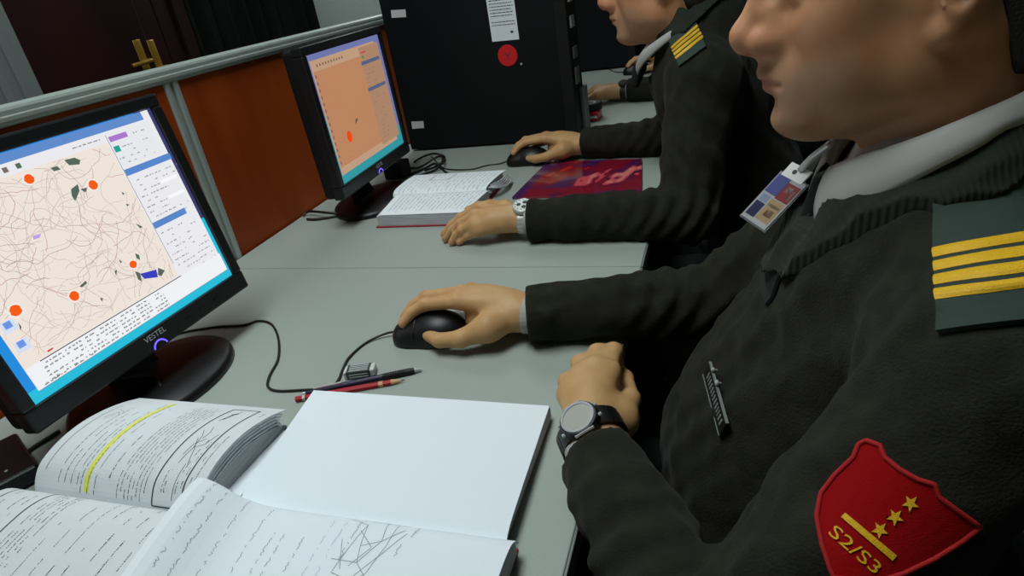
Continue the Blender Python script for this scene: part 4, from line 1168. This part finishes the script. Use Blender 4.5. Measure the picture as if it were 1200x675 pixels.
        mk('shirt_cuff', V, F, 'shirt_white', t, smooth=False)
    # --- collar: two folded leaves round the neck
    top, bot = o['collar']
    m = 40; T_ = catmull(top, 8); B_ = catmull(bot, 8); u = np.linspace(0, 1, m)
    def res(Q):
        l = np.r_[0, np.cumsum(np.linalg.norm(np.diff(Q, axis=0), axis=1))]; return np.stack([np.interp(u * l[-1], l, Q[:, i]) for i in range(3)], 1)
    T_, B_ = res(T_), res(B_)
    mid = A(nk[0] + .01, yc, 0)
    for gg in (1, -1):
        Tm, Bm = T_.copy(), B_.copy()
        if gg < 0: Tm[:, 1] = 2 * yc - Tm[:, 1]; Bm[:, 1] = 2 * yc - Bm[:, 1]
        rows = []
        for i, f in enumerate(np.linspace(-.55, 1, 12)):
            if f < 0:    # stand, hidden inside the fold
                inn = (mid - Tm) * A(1, 1, 0); inn /= np.linalg.norm(inn, axis=1)[:, None]
                rows.append(Tm + inn * .004 + A(0, 0, 1) * .03 * f - A(0, 0, .0005))
            else:
                out = (Tm - mid) * A(1, 1, 0); out /= np.linalg.norm(out, axis=1)[:, None]
                rows.append(Tm * (1 - f) + Bm * f + out * .006 * math.sin(math.pi * f) + A(0, 0, .002) * math.sin(math.pi * min(1, f * 2.5)))
        P = np.stack(rows, 1); N = np.cross(np.gradient(P, axis=0), np.gradient(P, axis=1)); N /= np.linalg.norm(N, axis=-1, keepdims=True) + 1e-9
        outw = ((P - mid) * A(1, 1, 0)); N[(N * outw).sum(-1) < 0] *= -1
        V, F = slab(P - N * .0006, N, .0014); mk('collar_leaf', V, F, 'shirt_white', t, smooth=True)
    # --- tie
    kn = A(*o['knot']); ap = A(o['apex'] - .004, yc, vz - sl * (vx - o['apex']) - .006)
    ti = Sdf(); ti.cap(kn + A(.004, 0, .012), kn - A(.008, 0, .020), .014, .010, k=.0)
    V, F = nets(ti, kn - .05, kn + .05, .003); mk('tie_knot', V, F, 'tie_dark', t, smooth=True)
    P0 = np.linspace(kn - A(.002, 0, .010), ap + A(.012, 0, -.03), 14); Pg = []
    for i, p in enumerate(P0):
        w = .013 + .024 * (i / 13)
        row = []
        for v in np.linspace(-1, 1, 9):
            q_ = p + A(0, v * w, 0)
            d = float(trunk(q_[None].astype(np.float32), )[0]); 
            # lay the blade on the shirt: step along -x until just outside it
            for _ in range(12):
                d = float(trunk(q_[None].astype(np.float32))[0]) + .003
                q_ = q_ + A(1, 0, 0) * np.clip(d, -.02, .02) * .8
            row.append(q_)
        Pg.append(row)
    Pg = np.array(Pg); N = np.tile(nrm(A(-1, 0, .5)), (14, 9, 1)); V, F = slab(Pg, N, .003); mk('tie_blade', V, F, 'tie_dark', t, smooth=False)
    # --- trousers and shoes, under the desk
    tr = Sdf(); tr.ell(pe - A(0, 0, .03), (.14, .185, .12))
    knees = []
    for gg in (-1, 1):
        hp = pe + A(-.02, gg * .085, -.03); kn_ = A(-.24, yc + gg * .11, -.215); an = A(-.20, yc + gg * .12, -.66)
        tr.cap(hp, kn_, .085, .064, k=.05); tr.cap(kn_, an, .062, .045, k=.03); knees.append(an)
    tr.fn(folds(o['seed'] + 11, 6, .004, 20, 60), mode='d'); tr.fn(lambda P: (-.69 - P[:, 2]).astype(np.float32))
    V, F = nets(tr, (-.34, yc - .22, -.72), (pe[0] + .18, yc + .22, pe[2] + .12), .009); mk('trousers', V, F, 'trousers', t, smooth=True)
    for an in knees:
        s_ = Sdf(); s_.cap(an + A(.02, 0, -.05), an + A(-.14, 0, -.055), .036, .032, k=0); s_.cap(an + A(.02, 0, -.04), an + A(.01, 0, .01), .036, .04, k=.03); s_.fn(lambda P: (-.739 - P[:, 2]).astype(np.float32))
        V, F = nets(s_, an - A(.22, .06, .1), an + A(.08, .06, .06), .006); mk('shoe', V, F, 'gloss_black', t, smooth=True)
    return t, full, pull
def decal(name, f, P2, nu, nv, m, parent, th=.0025, lift=.0005, smoothn=True):
    """a thin cloth piece laid on a body surface; P2: (nu,nv,2) photo points it covers"""
    P, N = hits(f, P2.reshape(-1, 2)); P = P.reshape(nu, nv, 3); N = N.reshape(nu, nv, 3)
    if smoothn:
        for _ in range(3):
            N = N + np.roll(N, 1, 0) * 0; 
            Np = np.pad(N, ((1, 1), (1, 1), (0, 0)), 'edge'); N = (Np[1:-1, 1:-1] * 2 + Np[:-2, 1:-1] + Np[2:, 1:-1] + Np[1:-1, :-2] + Np[1:-1, 2:]); N /= np.linalg.norm(N, axis=-1, keepdims=True)
            Pp = np.pad(P, ((1, 1), (1, 1), (0, 0)), 'edge'); P[1:-1, 1:-1] = ((Pp[1:-1, 1:-1] * 2 + Pp[:-2, 1:-1] + Pp[2:, 1:-1] + Pp[1:-1, :-2] + Pp[1:-1, 2:]) / 6)[1:-1, 1:-1]
    V, F = slab(P + N * lift, N, th)
    return (mk(name, V, F, m, parent), P + N * lift, N)
def quad2(a, b, c, d, nu, nv):
    s = np.linspace(0, 1, nu)[:, None, None]; q = np.linspace(0, 1, nv)[None, :, None]
    a, b, c, d = (np.array(x, float) for x in (a, b, c, d))
    return (a * (1 - s) + b * s) * (1 - q) + (d * (1 - s) + c * s) * q
def subpatch(P, N, s0, s1, q0, q1, nu, nv):
    """bilinear resample of a decal grid"""
    a = np.linspace(s0, s1, nu) * (P.shape[0] - 1); b = np.linspace(q0, q1, nv) * (P.shape[1] - 1)
    def samp(G):
        i = np.clip(a.astype(int), 0, G.shape[0] - 2); j = np.clip(b.astype(int), 0, G.shape[1] - 2); fa = (a - i)[:, None, None]; fb = (b - j)[None, :, None]
        g = lambda x, y: G[np.ix_(x, y)]
        return (g(i, j) * (1 - fa) + g(i + 1, j) * fa) * (1 - fb) + (g(i, j + 1) * (1 - fa) + g(i + 1, j + 1) * fa) * fb
    return samp(P), samp(N)
def epaulette(f, quad, t, stripes, mirror=None):
    ob, P, N = decal('epaulette', f, quad2(*quad, 18, 18), 18, 18, 'epaulette_green', t, th=.004, lift=.001)
    ps = []
    for (q0, q1) in stripes:
        p, n = subpatch(P, N, 0.0, 1.0, q0, q1, 18, 5)
        bul = np.sin(np.linspace(0, math.pi, 5))[None, :, None] * .0014
        V, F = slab(p + n * .0036, n, .0008 + 0 * bul); V[:90] += (n * bul).reshape(-1, 3)
        mk('stripe', V, F, 'gold_braid', ob, label='gold braid stripe'); ps.append((V, F))
    if mirror is not None:
        m = lambda V: np.asarray(V) * A(1, -1, 1) + A(0, 2 * mirror, 0)
        V, F = slab(P, N, .004); ob2 = mk('epaulette', m(V), [tuple(reversed(x)) for x in F], 'epaulette_green', t)
        for V, F in ps: mk('stripe', m(V), [tuple(reversed(x)) for x in F], 'gold_braid', ob2, label='gold braid stripe')
    return ob

# ---- nearest officer
def Z(u, v, z): return PZ(u, v, z)
iM, iP, iT = Z(536, 353, .060), Z(497, 357, .055), Z(472, 379, .034)
hR = dict(W=Z(612, 366, .036), F=[(iM, iP, iT),
     (iM + A(0, .021, .002), iP + A(-.006, .022, .001), iT + A(-.008, .022, -.002)),
     (iM + A(.006, .042, -.005), iP + A(-.002, .042, -.010), iT + A(.002, .045, -.012)),
     (iM + A(.016, .060, -.016), iP + A(.010, .064, -.026), iT + A(.022, .066, -.024))],
     T=[Z(572, 384, .034), Z(540, 397, .025), Z(515, 399, .021), Z(499, 392, .019)], side=A(0, 1, 0), cuff=Z(618, 368, .040), cuff_r=(.031, .027), pad=(.012, 0, -.016))
d_ = A(.003, -.016, -.034)
hL = dict(W=Z(694, 512, .040), k=2.6, F=[(Z(713, 437, .060), Z(719, 412, .048), Z(719, 412, .048) + A(.006, -.004, -.036)),
     (Z(695, 434, .064), Z(700, 414, .052), Z(700, 414, .052) + d_), (Z(679, 445, .060), Z(680, 426, .049), Z(680, 426, .049) + d_ * .95),
     (Z(666, 463, .051), Z(664, 447, .042), Z(664, 447, .042) + d_ * .8)],
     T=[Z(725, 492, .034), Z(737, 468, .030), Z(732, 444, .018), Z(722, 430, .010)], side=A(1, .1, .1), cuff=Z(700, 534, .042), cuff_r=(.031, .026))
O1 = dict(label='person in dark green pullover with red sleeve patch, nearest the camera, hand on mouse', yc=.58, head=(.135, .583, .413), pitch=math.radians(5), yaw=0.0, res=.0023, seed=3,
          SL=(.165, .395, .195), SR=(.165, .765, .195), EL=(-.005, .275, .015), ER=(-.01, .79, .03), chest=(.145, .58, .08), belly=(.075, .58, -.05), pelvis=(.17, .58, -.20), neck=(.180, .58, .265),
          handL=hL, handR=hR, rl=(.066, .056, .041), rr=(.066, .054, .040), vz=.325, vx=.19, vs=.74, apex=.02, zmin=-.25, knot=(.082, .58, .250))
ctop = [PY(972, 196, .572), PY(985, 190, .556), PY(1010, 182, .536), PY(1060, 166, .518), PY(1100, 151, .510), PY(1150, 130, .508), PY(1195, 110, .513), A(.240, .545, .362), A(.252, .581, .366)]
cbot = [PY(957, 272, .552), PY(968, 266, .542), PY(1000, 248, .520), PY(1050, 223, .502), PY(1100, 197, .494), PY(1150, 171, .494), PY(1195, 146, .500), A(.258, .535, .325), A(.272, .581, .325)]
O1['collar'] = (ctop, cbot)
P1, S1, pull1 = officer(O1)
epaulette(S1, ((1092, 212), (1262, 172), (1268, 372), (1102, 392)), P1, [(.47, .535), (.56, .625), (.65, .715), (.74, .805)], mirror=.58)
# shield patch on the near sleeve
out = [(1015, 516), (1031, 522), (1037, 536), (1054, 550), (1075, 562), (1095, 568), (1101, 583), (1121, 598), (1149, 618), (1127, 635), (1095, 655), (1059, 672), (1020, 684), (976, 676), (963, 637), (957, 605), (962, 578), (978, 557), (1000, 536), (1006, 521)]
def dense(P, k=4):
    P = np.array(P, float); Q = np.roll(P, -1, 0); return np.concatenate([P + (Q - P) * i / k for i in range(k)], 1).reshape(-1, 2)
out = dense(out); cen = np.array([1040.0, 606.0]); rings = np.array([0.02, .2, .4, .6, .8, .93, 1.0])
P2 = cen + (out[None] - cen) * rings[:, None, None]
Pp, Np = hits(S1, P2.reshape(-1, 2)); Pp = Pp.reshape(len(rings), -1, 3)
Np = Np.reshape(Pp.shape); Nm = nrm(Np.reshape(-1, 3).mean(0)); Np = Np * .3 + Nm * .7; Np /= np.linalg.norm(Np, axis=-1, keepdims=True)
Pf = Pp.reshape(-1, 3); Am = np.c_[Pf @ np.stack([nrm(np.cross(Nm, (0, 0, 1))), nrm(np.cross(Nm, np.cross(Nm, (0, 0, 1))))], 1), np.ones(len(Pf))]
tA, tB = nrm(np.cross(Nm, (0, 0, 1))), nrm(np.cross(Nm, np.cross(Nm, (0, 0, 1))))
a_, b_ = Pf @ tA, Pf @ tB; Q = np.c_[a_ * a_, a_ * b_, b_ * b_, a_, b_, np.ones(len(a_))]; co, *_r = np.linalg.lstsq(Q, Pf @ Nm, rcond=None)
def on_patch(px, lift):
    """point of the smooth patch surface seen through a photo point"""
    res = []
    for p in px:
        d = ray(*p); tt = .3
        for _ in range(12):
            def hgt(tt):
                X = CAM + d * tt; a, b = X @ tA, X @ tB; return X @ Nm - (co @ A(a * a, a * b, b * b, a, b, 1)) - .004
            e = hgt(tt); tt -= e / ((hgt(tt + 1e-4) - e) / 1e-4)
        res.append(CAM + d * tt + Nm * lift)
    return np.array(res)
Pq = on_patch(P2.reshape(-1, 2), 0).reshape(Pp.shape); k_ = Pq.shape[1]
Pc = np.concatenate([Pq, Pq[:, :1]], 1); V, F = slab(Pc - Nm * .006, np.tile(Nm, Pc.shape[:2] + (1,)), .006)
V = np.vstack([V]); pt = mk('sleeve_patch', V, F, 'patch_red', pull1)
rim = np.concatenate([Pq[-1], Pq[-1][:1]]); V, F = tube(rim, .0016, 6); mk('patch_border', V, F, 'patch_edge', P1, smooth=True)
pt.parent = P1; pt.data.transform(Matrix.Identity(4))
def flat(name, px, F, th, m):
    lo_ = on_patch(px, .0002); hi_ = on_patch(px, .0002 + th); n = len(lo_); V = np.vstack([lo_, hi_])
    E = {}
    for f in F:
        for a, b in zip(f, f[1:] + f[:1]): E[(a, b)] = 1
    fs = [tuple(reversed(f)) for f in F] + [tuple(i + n for i in f) for f in F] + [(a, b, b + n, a + n) for a, b in E if (b, a) not in E]
    return mk(name, V, fs, m, pt)
def star(c, r, a0):
    P = [(c[0] + (r if i % 2 == 0 else r * .42) * math.cos(a0 + i * math.pi / 5), c[1] + (r if i % 2 == 0 else r * .42) * math.sin(a0 + i * math.pi / 5)) for i in range(10)] + [c]
    return P, [(i, (i + 1) % 10, 10) for i in range(10)]
for c in ((1067, 590), (1049, 606), (1031, 621)):
    P, F = star(c, 10.5, math.atan2(-.74, .67)); flat('star', P, F, .0008, 'gold_braid')
bar = quad2((985.5, 605.5), (1046, 657), (1051, 651), (990.5, 600.5), 8, 2).reshape(-1, 2); flat('bar', bar, [(i * 2, i * 2 + 2, i * 2 + 3, i * 2 + 1) for i in range(7)], .0010, 'gold_braid')
TV, TF = text2d('S2/S3', 1.0); w = TV[:, 0].max(); e_ = np.array([56, 49.0]); L_ = np.hypot(*e_); e_ /= L_; u_ = np.array([e_[1], -e_[0]])
px = np.array([969, 624.0]) + TV[:, :1] * e_ * (L_ / w) + TV[:, 1:] * u_ * 21
flat('lettering', px, TF, .0008, 'gold_braid')

# ---- wrist watches
def watch(name_label, W, E, h, face, axis_off, rx, rz, case_r, style):
    a = nrm(W - E); n = nrm(A(*face) - a * (A(*face) @ a)); s = np.cross(a, n)
    c = W - a * axis_off
    t = thing('wristwatch', name_label, 'watch', tuple(c))
    k = 48
    def ring(w, r0, r1, m, nm, segs=None):
        g = Geo(); ang = np.linspace(0, 2 * math.pi, (segs or 1) + 1)
        for q in range(segs or 1):
            aa = np.linspace(ang[q] + (.02 if segs else 0), ang[q + 1] - (.02 if segs else 0), 5 if segs else k)
            V = []; 
            for x in aa:
                d = s * math.sin(x) * rx + n * math.cos(x) * rz; o_ = nrm(s * math.sin(x) / rx + n * math.cos(x) / rz)
                for (b, r) in ((-w / 2, r0), (w / 2, r0), (w / 2, r1), (-w / 2, r1)): V.append(c + d + o_ * r + a * b)
            F = [(i * 4 + j, i * 4 + (j + 1) % 4, (i + 1) * 4 + (j + 1) % 4, (i + 1) * 4 + j) for i in range(len(aa) - 1) for j in range(4)] + [(3, 2, 1, 0), tuple(len(V) - 4 + j for j in range(4))]
            g.add(V, F)
        return g.put(nm, [m], t)
    cf = c + n * (rz + .001)
    if style == 'rubber':
        ring(.021, .0005, .0036, 'rubber_black', 'strap')
        ring(.023, .0032, .0056, 'gloss_black', 'strap_link', 13)
        prof = [(case_r * .9, 0), (case_r, .002), (case_r, .008), (case_r * .95, .0105), (case_r * .80, .0108)]
        V, F = lathe(prof, 40, cf, n); mk('case', V, F, 'gloss_black', t)
        V, F = lathe([(case_r * .90, .0100), (case_r * .87, .0124), (case_r * .76, .0124), (case_r * .72, .0110)], 40, cf, n); mk('bezel', V, F, 'steel', t)
        V, F = lathe([(case_r * .75, .0106), (case_r * .75, .0112), (case_r * .70, .0114)], 40, cf, n); dl = mk('dial', V, F, 'watch_dial', t)
        g = Geo()
        for sg, b_, l in ((1, .35, .0), (1, -.35, .0), (-1, .35, 0), (-1, -.35, 0)):
            ctr = cf + s * sg * case_r * .93 + a * case_r * b_ + n * .006
            V, F = lathe([(.002, 0), (.0022, .003), (.0012, .0035)], 10, ctr, s * sg); mk('push_button', V, F, 'steel', t)
        V, F = tube([cf + a * case_r * .9 + s * x * case_r * .5 + n * .010 for x in (-1, -.5, 0, .5, 1)], .0014, 6); mk('guard', V, F, 'steel', t)
        V, F = tube([cf - a * case_r * .98 + s * x * case_r * .5 + n * .010 for x in (-1, -.5, 0, .5, 1)], .0014, 6); mk('guard', V, F, 'steel', t)
    elif style == 'steel':
        ring(.019, .0005, .0028, 'steel', 'bracelet', 22)
        V, F = lathe([(case_r * .9, 0), (case_r, .002), (case_r, .007), (case_r * .94, .0095), (case_r * .82, .0100)], 40, cf, n); mk('case', V, F, 'steel', t)
        V, F = lathe([(case_r * .84, .0094), (case_r * .84, .0103), (case_r * .80, .0106)], 40, cf, n); dl = mk('dial', V, F, 'dial_white', t)
        for (x, y) in ((.35, .0), (-.2, .32), (-.2, -.32)):
            V, F = lathe([(case_r * .22, 0), (case_r * .20, .0005)], 20, cf + n * .0106 + a * x * case_r + s * y * case_r, n); mk('subdial', V, F, 'ink', dl)
        for q in range(12):
            x = q * math.pi / 6; d = a * math.cos(x) + s * math.sin(x); o_ = np.cross(n, d)
            V = [cf + n * hh + d * case_r * rr + o_ * w for hh in (.0106, .0110) for rr in (.62, .76) for w in (-.0006, .0006)]
            mk('hour_mark', V, [(0, 1, 3, 2), (4, 6, 7, 5), (0, 4, 5, 1), (2, 3, 7, 6), (0, 2, 6, 4), (1, 5, 7, 3)], 'ink', dl)
        V, F = lathe([(.0025, 0), (.0027, .003), (.0015, .0036)], 12, cf + s * case_r * .98 + n * .005, s); mk('crown', V, F, 'steel', t)
    else:
        ring(.020, .0005, .0035, 'rubber_black', 'strap')
        V, F = lathe([(case_r, 0), (case_r, .008), (case_r * .85, .010)], 24, cf, n); mk('case', V, F, 'gloss_black', t)
        V, F = lathe([(case_r * .8, .0098), (case_r * .8, .0106)], 24, cf, n); mk('dial', V, F, 'matte_black', t)
    return t
watch('black digital sports watch with pale round dial, on the nearest wrist', hL['W'], A(*O1['EL']), hL, (-.42, .0, .90), .000, .030, .023, .0205, 'rubber')

# ---- name tag and identity card of the nearest officer
tg = thing('name_tag', 'narrow clear name tag with dark lettering pinned to the nearest chest', 'name tag', (0, 0, 0))
pa, pb = hits(S1, [(856, 500), (838, 436)])
n0 = nrm(pb.mean(0)); yv = nrm(pa[1] - pa[0]); zv = nrm(np.cross(n0, yv)); rt = ray(847, 468); n0 = nrm(np.cross(yv, np.cross(rt, yv))); n0 = nrm(n0 * .0 + np.cross(yv, nrm(np.cross(yv, A(-1, 0, .35))))); n0 = n0 if n0[0] < 0 else -n0; zv = np.cross(n0, yv); zv = zv if zv[2] > 0 else -zv
mid = pa.mean(0) + n0 * .006; tg.location = Vector(mid)
WT = lambda V: mid + np.asarray(V)[:, :1] * yv + np.asarray(V)[:, 1:2] * zv + np.asarray(V)[:, 2:3] * n0
V, F = box((-.036, -.010, 0), (.036, .010, .0022), .0008, 2); mk('plate', WT(V), F, 'matte_black', tg)
g = Geo(); g.box((-.036, .0092, .0002), (.036, .0104, .0028), xf=WT); g.box((-.036, -.0104, .0002), (.036, -.0092, .0028), xf=WT); g.put('clear_rim', ['frame_grey'], tg)
g = Geo(); r6 = random.Random(2); x = -.029
while x < .028:
    w = r6.uniform(.0025, .004); g.box((x, -.004, .0022), (x + w * .7, .004, .0026), xf=WT); x += w + .0012
g.put('name_strokes', ['frame_grey'], tg)
V, F = lathe([(.0008, -.003), (.0008, .0), (.003, .0005), (.003, .002), (.001, .003)], 12, WT([[.008, .0125, .001]])[0], n0); mk('pin', V, F, 'steel', tg)
V, F = lathe([(.0008, -.003), (.0008, .0), (.0022, .0005), (.0022, .002), (.001, .003)], 12, WT([[.024, .0125, .001]])[0], n0); mk('pin', V, F, 'steel', tg)
idc = thing('identity_card', 'laminated photo identity card clipped to the nearest white collar', 'card', (0, 0, 0))
yd = .615; q0, q1, q2, q3 = PY(877, 243, yd), PY(921, 199, yd + .02), PY(939, 220, yd - .012), PY(887, 279, yd - .03)
ctr = (q0 + q1 + q2 + q3) / 4; idc.location = Vector(ctr)
xv = nrm((q1 - q0) + (q2 - q3)); yv2 = (q0 - q3) + (q1 - q2); yv2 = nrm(yv2 - xv * (yv2 @ xv)); nv2 = np.cross(xv, yv2)
if nv2 @ (CAM - ctr) < 0: nv2 = -nv2
lx_ = (np.linalg.norm(q1 - q0) + np.linalg.norm(q2 - q3)) / 2; ly_ = (np.linalg.norm(q0 - q3) + np.linalg.norm(q1 - q2)) / 2
WI = lambda V: ctr + np.asarray(V)[:, :1] * xv * lx_ + np.asarray(V)[:, 1:2] * yv2 * ly_ + np.asarray(V)[:, 2:3] * nv2
g = Geo()
V, F = box((-.5, -.5, -.0004), (.5, .5, .0004)); g.add(WI(V), F, 0, tuple(rgb(158, 158, 162)[:3]))
for (a, b, c_, d, col) in ((.08, .0, .49, .47, (84, 88, 160)), (.05, -.47, .40, .02, (150, 44, 44)), (.22, -.30, .34, -.1, (210, 200, 196)), (-.44, .10, -.12, .44, (42, 42, 82)), (-.10, .12, .04, .42, (150, 160, 190)), (-.40, -.44, .03, .06, (196, 160, 120)), (-.30, -.36, -.16, -.08, (150, 112, 84)), (-.12, -.40, -.06, .04, (214, 196, 176)), (-.48, -.46, -.42, .46, (206, 206, 204)), (.1, -.4, .3, -.34, (230, 220, 220))):
    Vq = WI([(a, b, .0006), (c_, b, .0006), (c_, d, .0006), (a, d, .0006)]); g.add(Vq, [(0, 1, 2, 3)], 0, tuple(rgb(*[q * .8 for q in col])[:3]))
g.put('printed_card', ['card_print'], idc, use_col=True)
V, F = box((-.53, -.54, -.0009), (.53, .54, -.0005)); mk('laminate', WI(V), F, 'clear_plastic', idc)
V, F = box((.46, -.35, -.0008), (.74, .42, .0008), 0); mk('clip_tab', WI(V), F, 'dial_white', idc, label='white clip tab with a dark hole')
V, F = lathe([(.0025, .0008), (.0025, .0012)], 14, WI([[.60, .1, 0]])[0], nv2); mk('tab_hole', V, F, 'ink', idc)
pA, pB = WI([[.68, .0, .001]])[0], PY(975, 168, .60)
V, F = tube(catmull([pA, pA * .6 + pB * .4 + A(0, 0, .002), pB], 6), [.0035] * 13, 8); mk('metal_clip', V, F, 'steel', idc, smooth=True)

# ---- middle officer
EP2 = (-.050, 1.222, 0, 1, .12, 0, .10, -1, 0)
dx, dy = MT2[0] - MT1[0], MT2[1] - MT1[1]
def shift(h, d):
    g = lambda p: A(*p) + d
    return dict(W=g(h['W']), F=[tuple(g(p) for p in f) for f in h['F']], T=[g(p) for p in h['T']], side=h['side'], cuff=g(h['cuff']), cuff_r=h['cuff_r'], **({'pad': h['pad']} if 'pad' in h else {}))
h2R = shift(hR, A(dx, dy, 0)); h2R['cuff'] = h2R['W'] + nrm(A(.10, -.02, .01)) * .006
h2L = dict(W=Z(612, 256, .040), F=[(Z(561, 243, .055), Z(540, 255, .040), Z(520, 275, .0105)),
      (Z(557, 252, .053), Z(539, 262, .038), Z(522, 280, .0085)),
      (Z(556, 262, .044), Z(541, 270, .030), Z(529, 284, .0080)),
      (Z(560, 271, .031), Z(549, 276, .020), Z(538, 284, .0075))],
      T=[Z(592, 246, .040), Z(575, 241, .036), Z(560, 242, .038), Z(549, 246, .040)], side=A(0, 1, .2), cuff=Z(619, 257, .042), cuff_r=(.031, .026))
H2 = A(-.115, 1.405, .400)
O2 = dict(label='person in dark green pullover with steel watch, leaning over the textbook at second desk', yc=1.405, head=tuple(H2), pitch=math.radians(5), yaw=0.0, res=.0028, seed=14,
          SL=(-.035, 1.230, .235), SR=(-.030, 1.60, .255), EL=(-.065, 1.105, .030), ER=(-.12, 1.60, .045), chest=(-.01, 1.405, .12), belly=(.055, 1.405, -.07), pelvis=(.15, 1.405, -.20), neck=(-.05, 1.405, .290),
          chest_r=(.118, .168, .17), belly_r=(.13, .16, .17), handL=h2L, handR=h2R, rl=(.066, .056, .040), rr=(.062, .052, .039), vz=.358, vx=-.05, vs=.74, apex=-.19, zmin=-.25, knot=(-.172, 1.405, .233))
dc = H2 - A(*O1['head']); O2['collar'] = ([A(*p) + dc for p in ctop], [A(*p) * .66 + A(*q) * .34 + dc for p, q in zip(cbot, ctop)])
P2_, S2, pull2 = officer(O2, fine=True)
def epaulette_top(f, c, ux, uy, wx, wy, t, stripes, mirror):
    """epaulette laid on the shoulder from above; c: centre, ux across, uy neck-to-tip"""
    s = np.linspace(-.5, .5, 18)
    XY = c[None, None] + s[:, None, None] * ux * wx + s[None, :, None] * uy * wy
    P = XY.reshape(-1, 3).copy(); P[:, 2] = .42
    for _ in range(60): P[:, 2] -= np.clip(f(P), -.02, .05) * .7
    N = grad(f, P); P = P.reshape(18, 18, 3); N = N.reshape(18, 18, 3)
    for mir in (False, True):
        m = (lambda V: np.asarray(V) * A(1, -1, 1) + A(0, 2 * mirror, 0)) if mir else np.asarray
        fl = (lambda F: [tuple(reversed(x)) for x in F]) if mir else (lambda F: F)
        V, F = slab(P + N * .001, N, .004); ob = mk('epaulette', m(V), fl(F), 'epaulette_green', t)
        for q0, q1 in stripes:
            p, n = subpatch(P, N, 0, 1, q0, q1, 18, 5); V, F = slab(p + n * .0046, n, .0012); mk('stripe', m(V), fl(F), 'gold_braid', ob, label='gold braid stripe')
epaulette(S2, ((784, 44), (812, 17), (828, 56), (797, 79)), P2_, [(.34, .42), (.46, .54), (.58, .66), (.70, .78)], mirror=1.405)
if False: epaulette_top(S2, A(*EP2[:3]), nrm(A(*EP2[3:6])), nrm(A(*EP2[6:9])), .062, .115, P2_, [(.46, .53), (.555, .625), (.65, .72), (.745, .815)], 1.405)
watch('steel chronograph watch with white dial and dark subdials, on the middle wrist', h2L['W'], A(*O2['EL']), h2L, (-.05, -.35, .93), .006, .030, .024, .0195, 'steel')

# ---- officer farthest away
d3 = A(.085, 1.14, 0)
mv = lambda p: tuple(A(*p) + d3)
d3r = A(MT3[0] - MT2[0], MT3[1] - MT2[1], 0)
h3R = shift(h2R, d3r); w3 = Z(727, 107, .035); h3L = shift(h2L, w3 - h2L['W'] + A(.01, 0, 0))
O3 = dict(O2); O3.update(label='person in dark green pullover farthest along the desks, mostly hidden', yc=O2['yc'] + d3[1], res=.0042, seed=31, handL=h3L, handR=h3R)
for k in ('head', 'SL', 'SR', 'EL', 'ER', 'chest', 'belly', 'pelvis', 'neck', 'knot'): O3[k] = mv(O2[k])
for k in ('vx', 'apex'): O3[k] = O2[k] + d3[0]
O3['EL'] = tuple(A(*h3L['W']) + A(.26, -.02, .0)); O3['ER'] = tuple(A(*h3R['W']) + A(.27, -.03, .02))
O3['collar'] = ([p + d3 for p in O2['collar'][0]], [p + d3 for p in O2['collar'][1]])
P3_, S3, pull3 = officer(O3, fine=False)
watch('plain black watch on the wrist of the farthest person', h3L['W'], A(*O3['EL']), h3L, (-.05, -.3, .95), .004, .030, .024, .018, 'plain')

# ------------------------------------------------------------------ chairs under the three people
def chair(x, y, lab):
    t = thing('office_chair', lab, 'chair', (x, y, -.74), group='office chairs')
    V, F = box((x - .24, y - .24, -.415), (x + .22, y + .24, -.345), .025, 3); mk('seat', V, F, 'chair_fabric', t)
    V, F = box((x + .22, y - .21, -.20), (x + .27, y + .21, .14), .02, 3); mk('backrest', V, F, 'chair_fabric', t)
    V, F = tube(catmull([(x + .10, y, -.42), (x + .24, y, -.43), (x + .285, y, -.33), (x + .28, y, -.05)], 6), .016, 10); mk('back_bar', V, F, 'matte_black', t, smooth=True)
    V, F = lathe([(.03, 0), (.03, .10), (.02, .105), (.02, .25)], 20, (x, y, -.66), (0, 0, 1)); mk('column', V, F, 'matte_black', t)
    for k in range(5):
        a = k * 2 * math.pi / 5 + .3; d = A(math.cos(a), math.sin(a), 0); c = A(x, y, 0)
        V, F = tube([c + A(0, 0, -.635), c + d * .15 + A(0, 0, -.65), c + d * .28 + A(0, 0, -.685)], [.022, .018, .013], 8); leg = mk('leg', V, F, 'matte_black', t, smooth=True)
        V, F = lathe([(.018, -.012), (.026, -.008), (.026, .008), (.018, .012)], 16, c + d * .28 + A(0, 0, -.7135), np.cross(d, (0, 0, 1))); mk('castor', V, F, 'rubber_black', leg)
    return t
chair(.20, .58, 'dark swivel chair beneath the person nearest the camera')
chair(.18, 1.405, 'dark swivel chair beneath the middle person')
chair(.265, 2.545, 'dark swivel chair beneath the farthest person')
